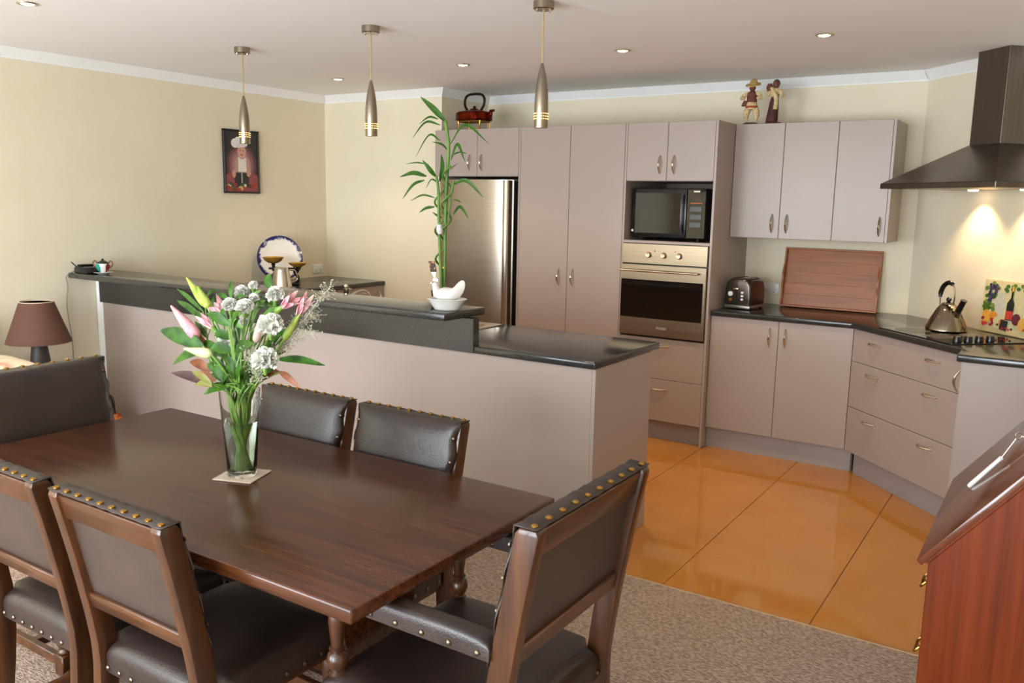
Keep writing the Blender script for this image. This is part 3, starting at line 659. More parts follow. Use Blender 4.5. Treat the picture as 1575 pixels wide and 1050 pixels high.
MB().box(-.058, -.02, -.022, .014, .118, .152, fn=lambda p: V(p[0] + (p[2] - .135) * .5, p[1], p[2])).build('shoulder_bag', M_VEST, r, bevel=.006, seg=2)
for sx in (-1, 1):
    MB().tube([V(sx * .024, 0, .200), V(sx * .048, -.006, .186), V(sx * .062, -.016, .168), V(sx * .040, -.030, .160)], [.013, .014, .015, .010], 10).build('sleeve', M_CREAM, r)
MB().ball(V(0, -.004, .232), .021, 14, (1, 1, 1.15)).build('head', M_SKIN, r)
MB().lathe([(.048, .248), (.046, .256), (.026, .258), (.022, .278), (.012, .286), (0, .287)], 20, fn=lambda p: V(p[0], p[1] + .006 + (p[2] - .25) * .25, p[2] + p[1] * .35)).build('straw_hat', M_STRAW, r)
q = Vector((-1.655, 5.57, ZT))
r = thing('carved_figurine', 'carved woman figurine in long maroon skirt carrying a jar on the wall cabinet', 'figurine', q)
V = lambda x, y, z: (q.x + x, q.y + y, q.z + z)
MB().lathe([(.054, 0), (.052, .008), (.036, .014), (0, .015)], 20, q).build('base', M_WOODBASE, r)
MB().lathe([(.036, .014), (.037, .03), (.032, .09), (.027, .14), (.022, .165), (.026, .18)], 18, fn=lambda p: V(p[0] - .012 + p[2] * .08, p[1], p[2])).build('skirt', M_MAROON, r)
MB().lathe([(.0, .165), (.026, .166), (.030, .195), (.026, .216), (.012, .224), (0, .225)], 16, q).build('blouse', M_CREAM, r)
MB().tube(bez([V(-.018, -.022, .222), V(.006, -.034, .19), V(.020, -.034, .14), V(.017, -.036, .088)]), [.010] * 8 + [.013] * 17, 8).build('shawl', M_CREAM, r)
MB().tube([V(-.018, 0, .208), V(-.046, -.012, .182), V(-.040, -.018, .20)], [.013, .015, .010], 10).build('sleeve', M_CREAM, r)
MB().tube([V(.022, 0, .206), V(.046, -.010, .184), V(.054, -.018, .166)], [.013, .015, .011], 10).build('sleeve', M_CREAM, r)
MB().lathe([(.0, .205), (.014, .206), (.022, .222), (.020, .236), (.014, .244), (.017, .250)], 16, fn=lambda p: V(p[0] - .034, p[1] - .004, p[2])).build('jar', M_VEST, r)
MB().ball(V(.006, -.004, .244), .021, 14, (1, 1, 1.25)).build('head', M_SKIN, r)
MB().ball(V(.006, .003, .251), .023, 14, (1, 1, 1.1)).build('headscarf', mat('scarf_cloth', (72, 58, 38), .8, rgb2=(84, 68, 46), scale=(50, 50, 50)), r)

# ------------------------------------------------------------------ left bench: plate, scales, canister
pc = Vector((-5.175, 4.615, ZC + .186))
m = mat('blue_white_plate', (244, 240, 234), .15, rgb2=(240, 236, 230), scale=(10, 10, 10), coat=.3)
nt = m.node_tree; N = nt.nodes; L = nt.links; b_ = N['Principled BSDF']
tc = N.new('ShaderNodeTexCoord'); ln = N.new('ShaderNodeVectorMath'); ln.operation = 'LENGTH'
sx = N.new('ShaderNodeVectorMath'); sx.operation = 'MULTIPLY'; sx.inputs[1].default_value = (1, 1, 0)
L.new(tc.outputs['Object'], sx.inputs[0]); L.new(sx.outputs[0], ln.inputs[0])
rim = N.new('ShaderNodeMapRange'); rim.inputs['From Min'].default_value = .105; rim.inputs['From Max'].default_value = .172
L.new(ln.outputs['Value'], rim.inputs['Value'])
nz = N.new('ShaderNodeTexNoise'); nz.inputs['Scale'].default_value = 26; nz.inputs['Detail'].default_value = 4; L.new(tc.outputs['Object'], nz.inputs['Vector'])
mu = N.new('ShaderNodeMath'); mu.operation = 'MULTIPLY'; L.new(rim.outputs['Result'], mu.inputs[0]); L.new(nz.outputs['Fac'], mu.inputs[1])
rp = N.new('ShaderNodeValToRGB'); rp.color_ramp.elements[0].position = .30; rp.color_ramp.elements[1].position = .42
rp.color_ramp.elements[0].color = lin((240, 234, 224)); rp.color_ramp.elements[1].color = lin((34, 34, 98)); L.new(mu.outputs[0], rp.inputs['Fac'])
L.new(rp.outputs['Color'], b_.inputs['Base Color'])
pl = MB().lathe([(0, -.004), (.10, -.004), (.105, -.006), (.172, .012), (.177, .014), (.176, .018), (.168, .016), (.112, .004), (.10, .002), (0, .002)], 48)
me = pl.mesh('display_plate', m, smooth=40)
po = place('display_plate', me, None, pc, (0, math.radians(80), math.radians(-32)))
tag(po, 'blue and white patterned plate standing against the cream wall', 'plate')
st_ = MB(); pd_ = Vector((math.cos(math.radians(-32)), math.sin(math.radians(-32)), 0)); ps_ = Vector((-pd_.y, pd_.x, 0)); pb_ = Vector((pc.x, pc.y, ZC))
for k in (-.05, .05): st_.tube([pb_ + ps_ * k + pd_ * .075 + Vector((0, 0, .018)), pb_ + ps_ * k + pd_ * .07 + Vector((0, 0, .003)), pb_ + ps_ * k - pd_ * .06 + Vector((0, 0, .003)), pb_ + ps_ * k - pd_ * .035 + Vector((0, 0, .16))], .003, 6)
st_.tube([pb_ - ps_ * .05 - pd_ * .06 + Vector((0, 0, .003)), pb_ + ps_ * .05 - pd_ * .06 + Vector((0, 0, .003))], .003, 6)
tag(st_.build('plate_stand', M_IRON), 'small black wire stand holding up the blue and white plate', 'stand')
q = Vector((-4.965, 4.475, ZC))
r = thing('kitchen_scales', 'black cast-iron balance scales with two brass pans in front of the plate', 'scales', q)
V = lambda x, y, z: (q.x + x * .62 + y * .78, q.y - x * .78 + y * .62, q.z + z)
MB().prism([(-.05, -.11), (.05, -.11), (.035, 0), (.05, .11), (-.05, .11), (-.035, 0)], q.z, q.z + .022, fn=lambda p: V(p[0], p[1], p[2] - q.z)).build('base', M_IRON, r, bevel=.005, seg=2)
for yy in (-.085, .085):
    MB().tube(bez([V(0, yy, .02), V(.0, yy * 1.15, .06), V(0, yy * .85, .10), V(0, yy, .135)]), [.018] * 6 + [.012] * 12 + [.02] * 7, 10).build('pillar', M_IRON, r)
MB().box(-.012, .012, -.12, .12, .118, .134, fn=lambda p: V(*p)).build('beam', M_IRON, r, bevel=.004)
MB().tube(bez([V(.03, -.02, .02), V(.05, 0, .06), V(.03, .03, .115)]), .010, 8).build('bracket', M_IRON, r)
MB().lathe([(.0, .150), (.035, .152), (.062, .168), (.078, .19), (.080, .191), (.062, .164), (.035, .147), (0, .145)], 28, V(0, -.085, .02)).build('brass_pan', mat('pan_brass', (206, 156, 66), .42, .55, rgb2=(190, 140, 54), scale=(40, 40, 40)), r)
MB().lathe([(.0, .150), (.03, .152), (.055, .166), (.068, .178), (.070, .179), (.055, .162), (.03, .147), (0, .145)], 28, V(0, .095, -.008)).build('brass_pan', mat('pan_brass', (206, 156, 66), .42, .55, rgb2=(190, 140, 54), scale=(40, 40, 40)), r)
for yy, zz in ((-.085, .165), (.095, .138)): MB().lathe([(.010, -.04), (.016, 0), (.02, .006)], 12, V(0, yy, zz)).build('pan_support', M_IRON, r)
q = Vector((-4.845, 4.335, ZC))
r = thing('steel_jug', 'tapered polished steel jug in front of the brass scales', 'jug', q)
MB().lathe([(.072, 0), (.075, .006), (.062, .09), (.052, .13), (.050, .145), (.046, .15), (.044, .15), (0, .148)], 28, q).build('body', M_CHROME, r)
MB().tube(bez([(q.x + .03, q.y + .05, q.z + .13), (q.x + .05, q.y + .085, q.z + .12), (q.x + .055, q.y + .10, q.z + .06), (q.x + .035, q.y + .055, q.z + .03)]), .006, 8).build('handle', M_CHROME, r)

# ------------------------------------------------------------------ bar: phone, lidded cup, hen dish, bamboo
ZB = 1.0702
q = Vector((-5.185, 3.055, ZB))
r = thing('cordless_phone', 'black telephone base with looped cord at the end of the bar by the wall', 'telephone', q)
V = lambda x, y, z: (q.x + x, q.y + y, q.z + z)
MB().prism([(-.075, 0), (.075, 0), (.078, .012), (.05, .040), (-.055, .046), (-.075, .030)], -.055, .055, 'y', fn=lambda p: V(p[0], p[1], p[2])).build('body', M_BLACK, r, bevel=.006, seg=2)
MB().box(-.055, -.012, -.045, .045, .043, .056, fn=lambda p: V(*p)).build('handset', M_BLKGLASS, r, bevel=.006, seg=2)
MB().tube(bez([V(-.07, -.03, .03), V(-.085, -.055, .06), V(-.06, -.075, .070), V(-.035, -.06, .045)]), .0028, 6).build('cord_loop', M_BLACK, r)
c = [V(-.078, -.05, .012), (XL + .03, 2.965, 1.05), (XL + .018, 2.975, .98), (XL + .012, 2.965, .85), (XL + .012, 2.985, .62), (XL + .012, 2.98, .35)]
tag(MB().tube(bez(c, 8), .0028, 6).build('phone_cord', mat('grey_cord', (120, 116, 108), .5, rgb2=(126, 122, 114), scale=(20, 20, 20))), 'thin grey telephone cord hanging down the wall below the bar end', 'cord')
q = Vector((-5.075, 3.085, ZB))
r = thing('painted_sugar_bowl', 'small painted two-handled bowl with lid and saucer on the bar', 'sugar bowl', q)
V = lambda x, y, z: (q.x + x, q.y + y, q.z + z)
MB().lathe([(0, 0), (.030, 0), (.034, .003), (.056, .009), (.057, .011), (.03, .008), (0, .007)], 24, q).build('saucer', M_CERAM, r)
MB().lathe([(.018, .008), (.020, .012), (.034, .030), (.040, .048), (.036, .064), (.033, .066), (0, .064)], 24, q).build('bowl', M_CERAM, r)
MB().lathe([(.036, .066), (.030, .074), (.014, .082), (.006, .086), (.009, .092), (0, .097)], 20, q).build('lid', M_DKGREEN, r)
for sx_ in (-1, 1):
    MB().tube(bez([*[V(sx_ * a * .84, sx_ * a * .54, b) for a, b in ((.036, .036), (.054, .048), (.062, .068), (.048, .082), (.036, .066))]]), .0035, 8).build('handle', mat('gilt', (120, 84, 50), .35, .6, rgb2=(110, 76, 44), scale=(30, 30, 30)), r)
for an, mm in ((-1.45, M_TEAL), (.33, M_RED)):
    b = MB(); vs = []; cs = (math.cos(an), math.sin(an))
    prf = [(.0215, .012), (.035, .030), (.0412, .048), (.0372, .064)]
    for w_, (rr, zz) in zip((.2, .45, .5, .25), prf):
        for dd in (-w_, w_): vs.append(V((rr + .0006) * math.cos(an + dd), (rr + .0006) * math.sin(an + dd), zz))
        vs.append(V((rr + .0012) * math.cos(an), (rr + .0012) * math.sin(an), zz))
    b.add(vs, [f for k in range(3) for f in ((3 * k, 3 * k + 2, 3 * k + 5, 3 * k + 3), (3 * k + 2, 3 * k + 1, 3 * k + 4, 3 * k + 5))])
    b.build('painted_leaf', mm, r)

# hen on nest
q = Vector((-2.372, 3.105, ZB))
HA = Vector((math.cos(.25), math.sin(.25), 0)); HB = Vector((-HA.y, HA.x, 0))
def hp(p): v = q + HA * p[0] + HB * p[1]; return (v.x, v.y, q.z + p[2])
r = thing('hen_dish', 'white glass hen-on-nest covered dish on the end of the bar', 'covered dish', q)
b = MB(); n = 40; vs = []; fs = []
prf = [(.0, .0), (.052, 0), (.056, .004), (.066, .02), (.078, .038), (.086, .048), (.090, .052), (.088, .054), (.074, .048), (0, .045)]
for rr, z in prf:
    for i in range(n):
        a = 2 * PI * i / n; k = 1 + (.018 if i % 2 else -.018) * (1 if .01 < z < .05 else 0)
        vs.append(hp((rr * k * 1.08 * math.cos(a), rr * k * .76 * math.sin(a), z)))
for k in range(len(prf) - 1):
    for i in range(n): fs.append((k * n + i, k * n + (i + 1) % n, (k + 1) * n + (i + 1) % n, (k + 1) * n + i))
b.add(vs, fs); b.build('basket_base', M_CERAM, r, smooth=60)
def henfn(p):
    k = 1.15 if p[0] < .045 else max(.32, 1.15 - (p[0] - .045) * 24)
    return hp((p[0], p[1] * k, max(.0465, p[2])))
hpath = [(-.061, .126, .006), (-.060, .119, .0145), (-.056, .106, .0155), (-.052, .092, .019), (-.045, .078, .028), (-.025, .070, .035), (.0, .068, .037), (.025, .070, .034), (.046, .080, .029), (.060, .096, .025), (.070, .114, .0215), (.077, .130, .015), (.080, .139, .005)]
MB().tube([(x, 0, z) for x, z, _ in hpath], [r_ for _, _, r_ in hpath], 20, fn=henfn).build('hen_lid', M_CERAM, r, smooth=80)
MB().tube([hp((-.072, 0, .122)), hp((-.086, 0, .118))], [.007, .001], 8).build('beak', M_CERAM, r)
MB().prism([(-.072, .132), (-.066, .146), (-.060, .138), (-.054, .148), (-.048, .138), (-.042, .142), (-.044, .128)], -.003, .003, 'y', fn=hp).build('comb', mat('pale_pink_glass', (240, 214, 204), .25, rgb2=(236, 208, 198), scale=(30, 30, 30)), r)

# lucky bamboo
YPt = 3.215
q = Vector((at(680, 452, Y=YPt).x, YPt, ZB))
r = thing('lucky_bamboo', 'tall lucky bamboo plant with curled stalks in a small black pot', 'plant', q)
pot = MB().box(-.034, .034, -.034, .034, 0, .075, fn=lambda p: (q.x + p[0] * (1 + p[2] * 2.2), q.y + p[1] * (1 + p[2] * 2.2), q.z + p[2])).build('pot', M_BLKGLASS, r, bevel=.004, seg=2)
def stalk(pts, rad, name='stalk'):
    path = bez(pts, 10); R_ = []
    for i in range(len(path)): R_.append(rad * (1.14 if i % 7 == 0 else 1.0))
    MB().tube(path, R_, 10).build(name, M_STALK, r)
def pp(px, py, dy=0): return at(px, py, Y=YPt + dy)
stalk([pp(683, 445), pp(684, 400), pp(685, 340), pp(687, 280), pp(690, 225), pp(685, 186)], .008)
stalk([pp(679, 445, -.02), pp(677, 400, -.02), pp(675, 340, -.02), pp(674, 290, -.02), pp(671, 271, -.02)], .0065)
for ph, x0_, x1_, ya, yb_, turns in ((0, 678, 676, 425, 285, 3.2), (2.2, 684, 690, 370, 255, 2.6)):
    pts = []
    for i in range(40):
        t = i / 39; a = ph + turns * 2 * PI * t; c0 = pp(lerp(x0_, x1_, t), lerp(ya, yb_, t))
        pts.append((c0.x + .024 * math.cos(a), c0.y + .024 * math.sin(a), c0.z))
    MB().tube(pts, .0052, 8).build('curled_stalk', M_STALK, r)
stalk([pp(690, 335), pp(694, 300), pp(698, 278)], .0045, 'side_shoot')
def leafmesh(b, pts, w, up=(0, -1, .3), n=8, fold=.25, mi=0):
    path = bez(pts, n); up = Vector(up); vs = []; fs = []; m = len(path)
    for i, p in enumerate(path):
        t = i / (m - 1); ww = w * (math.sin(PI * min(1, t * .92 + .06)) ** .8) * (1 - .25 * t)
        tg = (path[min(i + 1, m - 1)] - path[max(i - 1, 0)]).normalized(); sd = tg.cross(up).normalized(); nn = sd.cross(tg)
        vs += [p - sd * ww + nn * ww * fold, p - nn * ww * .1, p + sd * ww + nn * ww * fold]
    for i in range(m - 1):
        a = 3 * i; fs += [(a, a + 1, a + 4, a + 3), (a + 1, a + 2, a + 5, a + 4)]
    b.add(vs, fs, mi)
LV = [((684.6, 186), (668, 168), (647, 149), 5.5), ((674, 183), (660, 180), (644.6, 191), 2.0), ((677, 192), (655, 188), (633.8, 213), 2.2), ((677, 216), (660, 208), (639, 242), 2.0),
      ((689, 231), (680, 222), (665, 218), 2.0), ((692.6, 222), (716, 192), (751, 220), 2.6), ((693.7, 246), (704, 222), (715.5, 249), 3.0), ((660, 253), (642, 250), (624, 252), 1.4),
      ((671, 272), (663, 262), (650, 246), 5.0), ((676.6, 279), (681, 258), (679, 237), 5.0), ((656, 271), (636, 266), (615, 272), 4.2), ((653, 277), (636, 284), (619, 306), 3.0),
      ((669, 304), (650, 300), (631, 309), 1.8), ((668.6, 318), (656, 320), (644.6, 327), 3.0), ((696, 284), (718, 278), (743, 303), 3.4), ((696, 307), (704, 308), (710, 312), 1.4),
      ((697, 330), (708, 318), (721, 336), 3.0), ((680, 335), (672, 331), (665, 326), 1.8), ((692, 262), (700, 254), (706, 252), 1.4), ((676, 283), (664, 276), (655, 290), 1.5), ((694, 240), (706, 234), (718, 236), 1.4)]
for i, (a, m_, e, w) in enumerate(LV):
    dy = random.uniform(-.06, .05)
    b = MB(); leafmesh(b, [pp(*a), pp(m_[0], m_[1], dy * .5), pp(e[0], e[1], dy)], w * .0030, (random.uniform(-.2, .2), -1, .25))
    b.build('leaf', M_LEAF, r, smooth=80)
MB().box(-.012, .012, -.001, .001, 0, .05, fn=lambda p: tuple(pp(667, 418, -.045) + RT * p[0] * 1.2 + Vector((p[2] * -.25, p[1], p[2])))).build('plant_tag', mat('tag_print', (52, 34, 26), .5, rgb2=(190, 130, 80), scale=(50, 50, 50), contrast=(.5, .6)), r)
MB().box(-.012, .012, -.0012, .0012, -.03, 0, fn=lambda p: tuple(pp(667, 418, -.045) + RT * p[0] * (1 + p[2] * 28) + Vector((p[2] * -.25, p[1], p[2])))).build('plant_tag', M_WHITE, r)
MB().tube([pp(676, 345, -.03), pp(676, 352, -.03), pp(677, 360, -.03)], [.012, .016, .010], 10).build('clear_tie', mat('clear_wrap', (190, 180, 180), .1, rgb2=(210, 204, 204), scale=(60, 60, 60)), r)
MB().lathe([(.0125, -.004), (.0125, .004)], 14, pp(682, 411, 0)).build('yellow_tie', mat('yellow_tape', (226, 186, 30), .4, rgb2=(216, 176, 26), scale=(30, 30, 30)), r)

# ------------------------------------------------------------------ wall picture
r = thing('framed_photograph', 'black-framed portrait of a child in white chef hat and apron on the cream wall', 'picture', (XL, 4.378, 1.825))
fn = lambda p: (XL + .014 + p[2], 4.378 + p[0], 1.825 + p[1])
fw_, fh_ = .165, .235
fr = MB()
for a in ((-fw_, -fw_ + .014, -fh_, fh_), (fw_ - .014, fw_, -fh_, fh_), (-fw_, fw_, -fh_, -fh_ + .014), (-fw_, fw_, fh_ - .014, fh_)):
    fr.box(XL + .001, XL + .022, 4.378 + a[0], 4.378 + a[1], 1.825 + a[2], 1.825 + a[3])
fr.build('frame', M_BLACK, r, bevel=.002)
MB().box(XL + .001, XL + .014, 4.378 - fw_ + .01, 4.378 + fw_ - .01, 1.825 - fh_ + .01, 1.825 + fh_ - .01).build('backing', quadmat((44, 40, 38)), r)
pr = Print(fn)
pr.poly([(-.15, -.22), (.15, -.22), (.15, .22), (-.15, .22)], (48, 44, 42))
for rx, cc in ((.145, (78, 50, 50)), (.130, (112, 70, 72)), (.112, (146, 96, 98)), (.09, (168, 124, 126))): pr.ell(.0, -.03, rx, rx * 1.15, cc, 28)
pr.poly([(-.15, -.22), (.15, -.22), (.15, -.10), (.06, -.06), (-.06, -.06), (-.15, -.10)], (150, 78, 76))
pr.poly([(-.075, -.09), (-.06, .01), (-.03, .05), (.035, .05), (.07, .01), (.085, -.09), (.06, -.10), (-.05, -.10)], (190, 150, 136))
pr.poly([(-.035, -.075), (.045, -.075), (.04, .035), (.015, .02), (-.01, .02), (-.03, .04)], (232, 222, 212))
pr.ell(.003, .075, .040, .046, (214, 164, 140), 18)
pr.ell(-.012, .082, .005, .004, (60, 40, 36)); pr.ell(.018, .082, .005, .004, (60, 40, 36)); pr.ell(.003, .053, .012, .005, (170, 80, 76))
for x, z, a_ in ((-.06, .135, .034), (-.03, .15, .034), (.005, .152, .036), (.03, .14, .03)): pr.ell(x, z, a_, a_, (236, 230, 226), 16)
pr.poly([(-.045, .10), (.045, .115), (.045, .14), (-.055, .13)], (226, 218, 212))
pr.poly([(-.07, -.19), (.06, -.19), (.065, -.08), (-.075, -.08)], (42, 40, 40)); pr.poly([(-.008, -.19), (.004, -.19), (.004, -.08), (-.008, -.08)], (170, 170, 170))
pr.ell(-.075, -.09, .018, .03, (204, 156, 136)); pr.ell(.06, -.085, .018, .026, (204, 156, 136))
for i in range(16): pr.ell(random.uniform(-.13, .13), random.uniform(-.21, -.16), random.uniform(.012, .024), random.uniform(.010, .018), random.choice([(196, 120, 60), (170, 50, 44), (228, 222, 206), (90, 60, 40), (212, 170, 110), (70, 84, 50)]))
pr.b.build('photo_print', pr.mats, r, smooth=0)

# ------------------------------------------------------------------ lamps on ceiling
def downlight(x, y, label, e=42):
    r = thing('ceiling_downlight', label, 'downlight', (x, y, H), group='recessed halogen downlights')
    MB().lathe([(.030, -.002), (.036, -.007), (.043, -.005), (.045, -.0005), (.030, -.0005)], 28, (x, y, H)).build('trim_ring', mat('dl_ring', (206, 196, 180), .25, .9, rgb2=(196, 186, 170), scale=(20, 20, 20)), r)
    MB().lathe([(0, -.0095), (.016, -.0088), (.026, -.006), (.0295, -.0008), (0, -.0008)], 24, (x, y, H)).build('lens', M_GLOW, r)
    light('halogen', 'SPOT', (x, y, H - .012), e, WARM, (x, y, 0), r, spot_size=math.radians(105), spot_blend=.85, shadow_soft_size=.028)
for x, y, lb in ((-3.999, 2.148, 'recessed downlight in the ceiling over the sitting area by the cream wall'), (-4.439, 4.533, 'recessed downlight in the ceiling over the corner bench'),
                 (-3.255, 4.408, 'recessed downlight in the ceiling in front of the refrigerator'), (-2.158, 4.397, 'recessed downlight in the ceiling in front of the oven tower'),
                 (-1.10, 4.447, 'recessed downlight in the ceiling in front of the tray and wall cabinets')):
    downlight(x, y, lb)
def pendant(x, y, zb, label):
    r = thing('pendant_lamp', label, 'pendant lamp', (x, y, zb), group='brushed nickel bullet pendants over the bar')
    can = MB().lathe([(0, -.034), (.040, -.034), (.044, -.031), (.044, -.0005), (0, -.0005)], 28, (x, y, H)).build('ceiling_mount', M_NICKEL, r)
    for a in (.8, .8 + PI): MB().lathe([(0, -.044), (.005, -.042), (.005, -.033)], 10, (x + .028 * math.cos(a), y + .028 * math.sin(a), H)).build('mount_screw', M_CHROME, can)
    MB().tube([(x, y, H - .034), (x, y, zb + .262)], .0035, 8).build('cord', mat('gold_cord', (172, 148, 96), .4, rgb2=(162, 138, 88), scale=(40, 40, 40)), r)
    sh = MB().lathe([(.0285, 0), (.0295, .004), (.0298, .09), (.0285, .13), (.0245, .175), (.018, .215), (.010, .250), (.0055, .268), (0, .269), (0, .262), (.009, .245), (.022, .175), (.0265, .12), (.0275, .006)], 32, (x, y, zb)).build('shade', M_NICKEL, r, smooth=50)
    pf = MB()
    for k in range(3):
        for i in range(20):
            a = 2 * PI * i / 20; c0 = (x + .0299 * math.cos(a), y + .0299 * math.sin(a), zb + .038 + k * .011)
            pf.ball(c0, .0022, 6, (1, 1, 1))
    o = pf.build('perforations', M_GLOWS, sh); o['kind'] = 'stuff'
    MB().lathe([(0, .004), (.026, .004), (.0265, .009), (0, .009)], 24, (x, y, zb)).build('bulb', M_GLOW, r)
    light('pendant_bulb', 'SPOT', (x, y, zb - .004), 7, WARM, (x, y, 0), r, spot_size=math.radians(80), spot_blend=.7, shadow_soft_size=.025)
pendant(-4.036, 3.362, 1.868, 'brushed nickel bullet pendant hanging nearest the framed photograph')
pendant(-2.962, 3.252, 1.876, 'brushed nickel bullet pendant hanging in the middle over the bar')
pendant(-1.948, 3.205, 1.882, 'brushed nickel bullet pendant hanging over the open peninsula worktop')

# ------------------------------------------------------------------ dining table
tx0, tx1, ty0, ty1, tz = -2.874, -1.135, 1.174, 1.993, .75
tcx, tcy = (tx0 + tx1) / 2, (ty0 + ty1) / 2
r = thing('dining_table', 'long dark oak trestle dining table with polished top', 'table', (tcx, tcy, .004))
MB().box(tx0, tx1, ty0, ty1, tz - .034, tz).build('top', M_OAK, r, bevel=.0055, seg=3)
MB().box(-2.463, -1.47, tcy - .04, tcy + .04, tz - .085, tz - .0345).build('rail', M_OAK, r, bevel=.003)
for x, hw_ in ((-2.483, .019), (-1.44, .028)):
    MB().box(x - hw_, x + hw_, ty0 + .09, ty1 - .09, tz - .095, tz - .0346).build('bearer', M_OAK, r, bevel=.006)
    poly = [(tcy - .20, .09), (tcy + .20, .09), (tcy + .15, .20), (tcy + .11, .36), (tcy + .15, .52), (tcy + .24, tz - .095), (tcy - .24, tz - .095), (tcy - .15, .52), (tcy - .11, .36), (tcy - .15, .20)]
    MB().prism(poly, x - .016, x + .016, 'x').build('trestle_slab', M_OAK, r, bevel=.004)
    MB().prism([(tcy - .34, .004), (tcy + .34, .004), (tcy + .34, .045), (tcy + .26, .09), (tcy - .26, .09), (tcy - .34, .045)], x - hw_, x + hw_, 'x').build('foot', M_OAK, r, bevel=.006)
MB().box(-2.467, -1.456, tcy - .021, tcy + .008, .26, .34).build('stretcher', M_OAK, r, bevel=.004)

# ------------------------------------------------------------------ chairs
STUD = MB().ball((0, 0, 0), .0082, 10, (1, 1, .55)).mesh('stud', M_BRASS)
STUDS = MB().ball((0, 0, 0), .0072, 10, (1, 1, .6)).mesh('stud', M_STUD)
def turned(b, x, y, z0, z1, r0=.021):
    """baluster between two heights"""
    h = z1 - z0
    b.lathe([(r0 * .95, z0), (r0 * 1.05, z0 + .03 * h), (r0 * .7, z0 + .07 * h), (r0 * 1.05, z0 + .12 * h), (r0 * 1.25, z0 + .20 * h), (r0 * 1.05, z0 + .29 * h), (r0 * .66, z0 + .33 * h), (r0 * .95, z0 + .36 * h), (r0 * .66, z0 + .39 * h), (r0 * .78, z0 + .5 * h), (r0 * .98, z0 + .72 * h), (r0 * .9, z0 + .84 * h), (r0 * .7, z0 + .88 * h), (r0 * 1.1, z0 + .93 * h), (r0 * 1.1, z0 + .97 * h), (r0 * .9, z1)], 18, (x, y, 0))
    return b
def chair(label, loc, rz, arms=False, group=None):
    """local: +y is the front, back posts at y = 0"""
    Wd, Ht, sh, dp, pwid, pdep = (.515, .95, .475, .47, .036, .054) if arms else (.43, .874, .462, .43, .034, .050)
    rl = (.635, .678) if arms else (.560, .602)
    r = thing('carver_chair' if arms else 'dining_chair', label, 'chair', (loc[0], loc[1], .004), rz, group)
    def back(z):   # y of post centre line
        t = max(0, (z - .43) / (Ht - .43)); u = max(0, (.40 - z) / .40)
        return -.085 * t ** 1.25 - .045 * u ** 1.6
    w = Wd / 2
    def P(b, name, m, bevel=0, seg=1, smooth=40): return place(name, b.mesh(name, m, bevel, seg, smooth), r)
    for sx in (-1, 1):
        zs = [0, .08, .16, .24, .32, .40, .46, .54, .62, .70, .78, .86, Ht - .012, Ht]
        zs = [z for z in zs if z <= Ht]
        b = MB(); vs = []; fs = []
        for z in zs:
            d = pdep * (.5 if z < Ht - .001 else .36); y = back(z)
            xo = sx * w; xi = sx * (w - pwid)
            vs += [(xo, y - d, z), (xo, y + d, z), (xi, y + d, z), (xi, y - d, z)]
        for k in range(len(zs) - 1):
            for i in range(4): fs.append((4 * k + i, 4 * k + (i + 1) % 4, 4 * k + 4 + (i + 1) % 4, 4 * k + 4 + i))
        fs += [(3, 2, 1, 0), tuple(range(4 * len(zs) - 4, 4 * len(zs)))]
        P(b.add(vs, fs), 'back_post', M_CHAIRW, .004, 2)
    wi = w - pwid
    def bent(p): return (p[0], p[1] + back(p[2]), p[2])   # follow the rake of the back
    P(MB().box(-wi, wi, -.019, .016, Ht - .068, Ht - .006, fn=bent), 'top_rail', M_CHAIRR, .003)
    P(MB().box(-wi, wi, -.019, .016, rl[0], rl[1], fn=bent), 'lower_rail', M_CHAIRR, .004)
    P(MB().box(-wi, wi, -.006, .006, rl[1] - .002, Ht - .066, fn=bent), 'back_panel', M_LEATHB)
    # front pad, pulled in at the studs, its leather folded over the top rail
    b = MB(); n = 20; vs = []; fs = []
    for j in range(n + 1):
        for i in range(n + 1):
            u = 2 * i / n - 1; v = 2 * j / n - 1
            h = (max(0, 1 - abs(u) ** 5) * max(0, 1 - abs(v) ** 5)) ** .5
            z = lerp(rl[0] + .004, Ht + .004, j / n) + (.0018 * math.cos(i * PI * .9) if j == n else 0)
            x = u * (w - .004) - (.006 * math.cos(v * 3 * PI) * (abs(u) ** 8) * (1 if u > 0 else -1))
            vs.append(bent((x, pdep * .5 + .004 + .024 * h, z)))
    for j in range(n):
        for i in range(n):
            a = j * (n + 1) + i; fs.append((a, a + 1, a + n + 2, a + n + 1))
    k0 = len(vs)
    for i in range(n + 1): x = vs[n * (n + 1) + i][0]; vs.append((x, back(Ht) - .020, Ht + .003 + .0015 * math.cos(i * PI * .9)))
    for i in range(n): fs.append((n * (n + 1) + i, n * (n + 1) + i + 1, k0 + i + 1, k0 + i))
    o = P(b.add(vs, fs), 'back_cushion', M_LEATH, smooth=60)
    sm = o.modifiers.new('thickness', 'SOLIDIFY'); sm.thickness = .003; sm.offset = -1
    for k in range(10):
        x = lerp(-w + .014, w - .014, k / 9); place('stud', STUD, r, (x, back(Ht) - .008, Ht + .0055))
    for sx in (-1, 1):
        for k in range(4):
            z = lerp(rl[0] + .05, Ht - .045, k / 3); place('stud', STUDS, r, (sx * (w - .016), back(z) + pdep * .5 + .011, z), (-PI / 2, 0, 0))
    # seat
    yb_, yf_ = -.012, dp
    fw2 = w + (.012 if arms else .004)
    def seat(p):
        t = (p[1] - yb_) / (yf_ - yb_); return (p[0] * lerp(w - (.038 if p[1] < .03 else .0), fw2, t) / fw2 if p[1] < .03 else p[0] * lerp(w, fw2, t) / fw2, p[1], p[2])
    P(MB().pillow(-fw2, fw2, yb_, yf_, sh - .085, sh - .040, sh + .012, 18, .32, fn=seat), 'seat', M_LEATH, smooth=60)
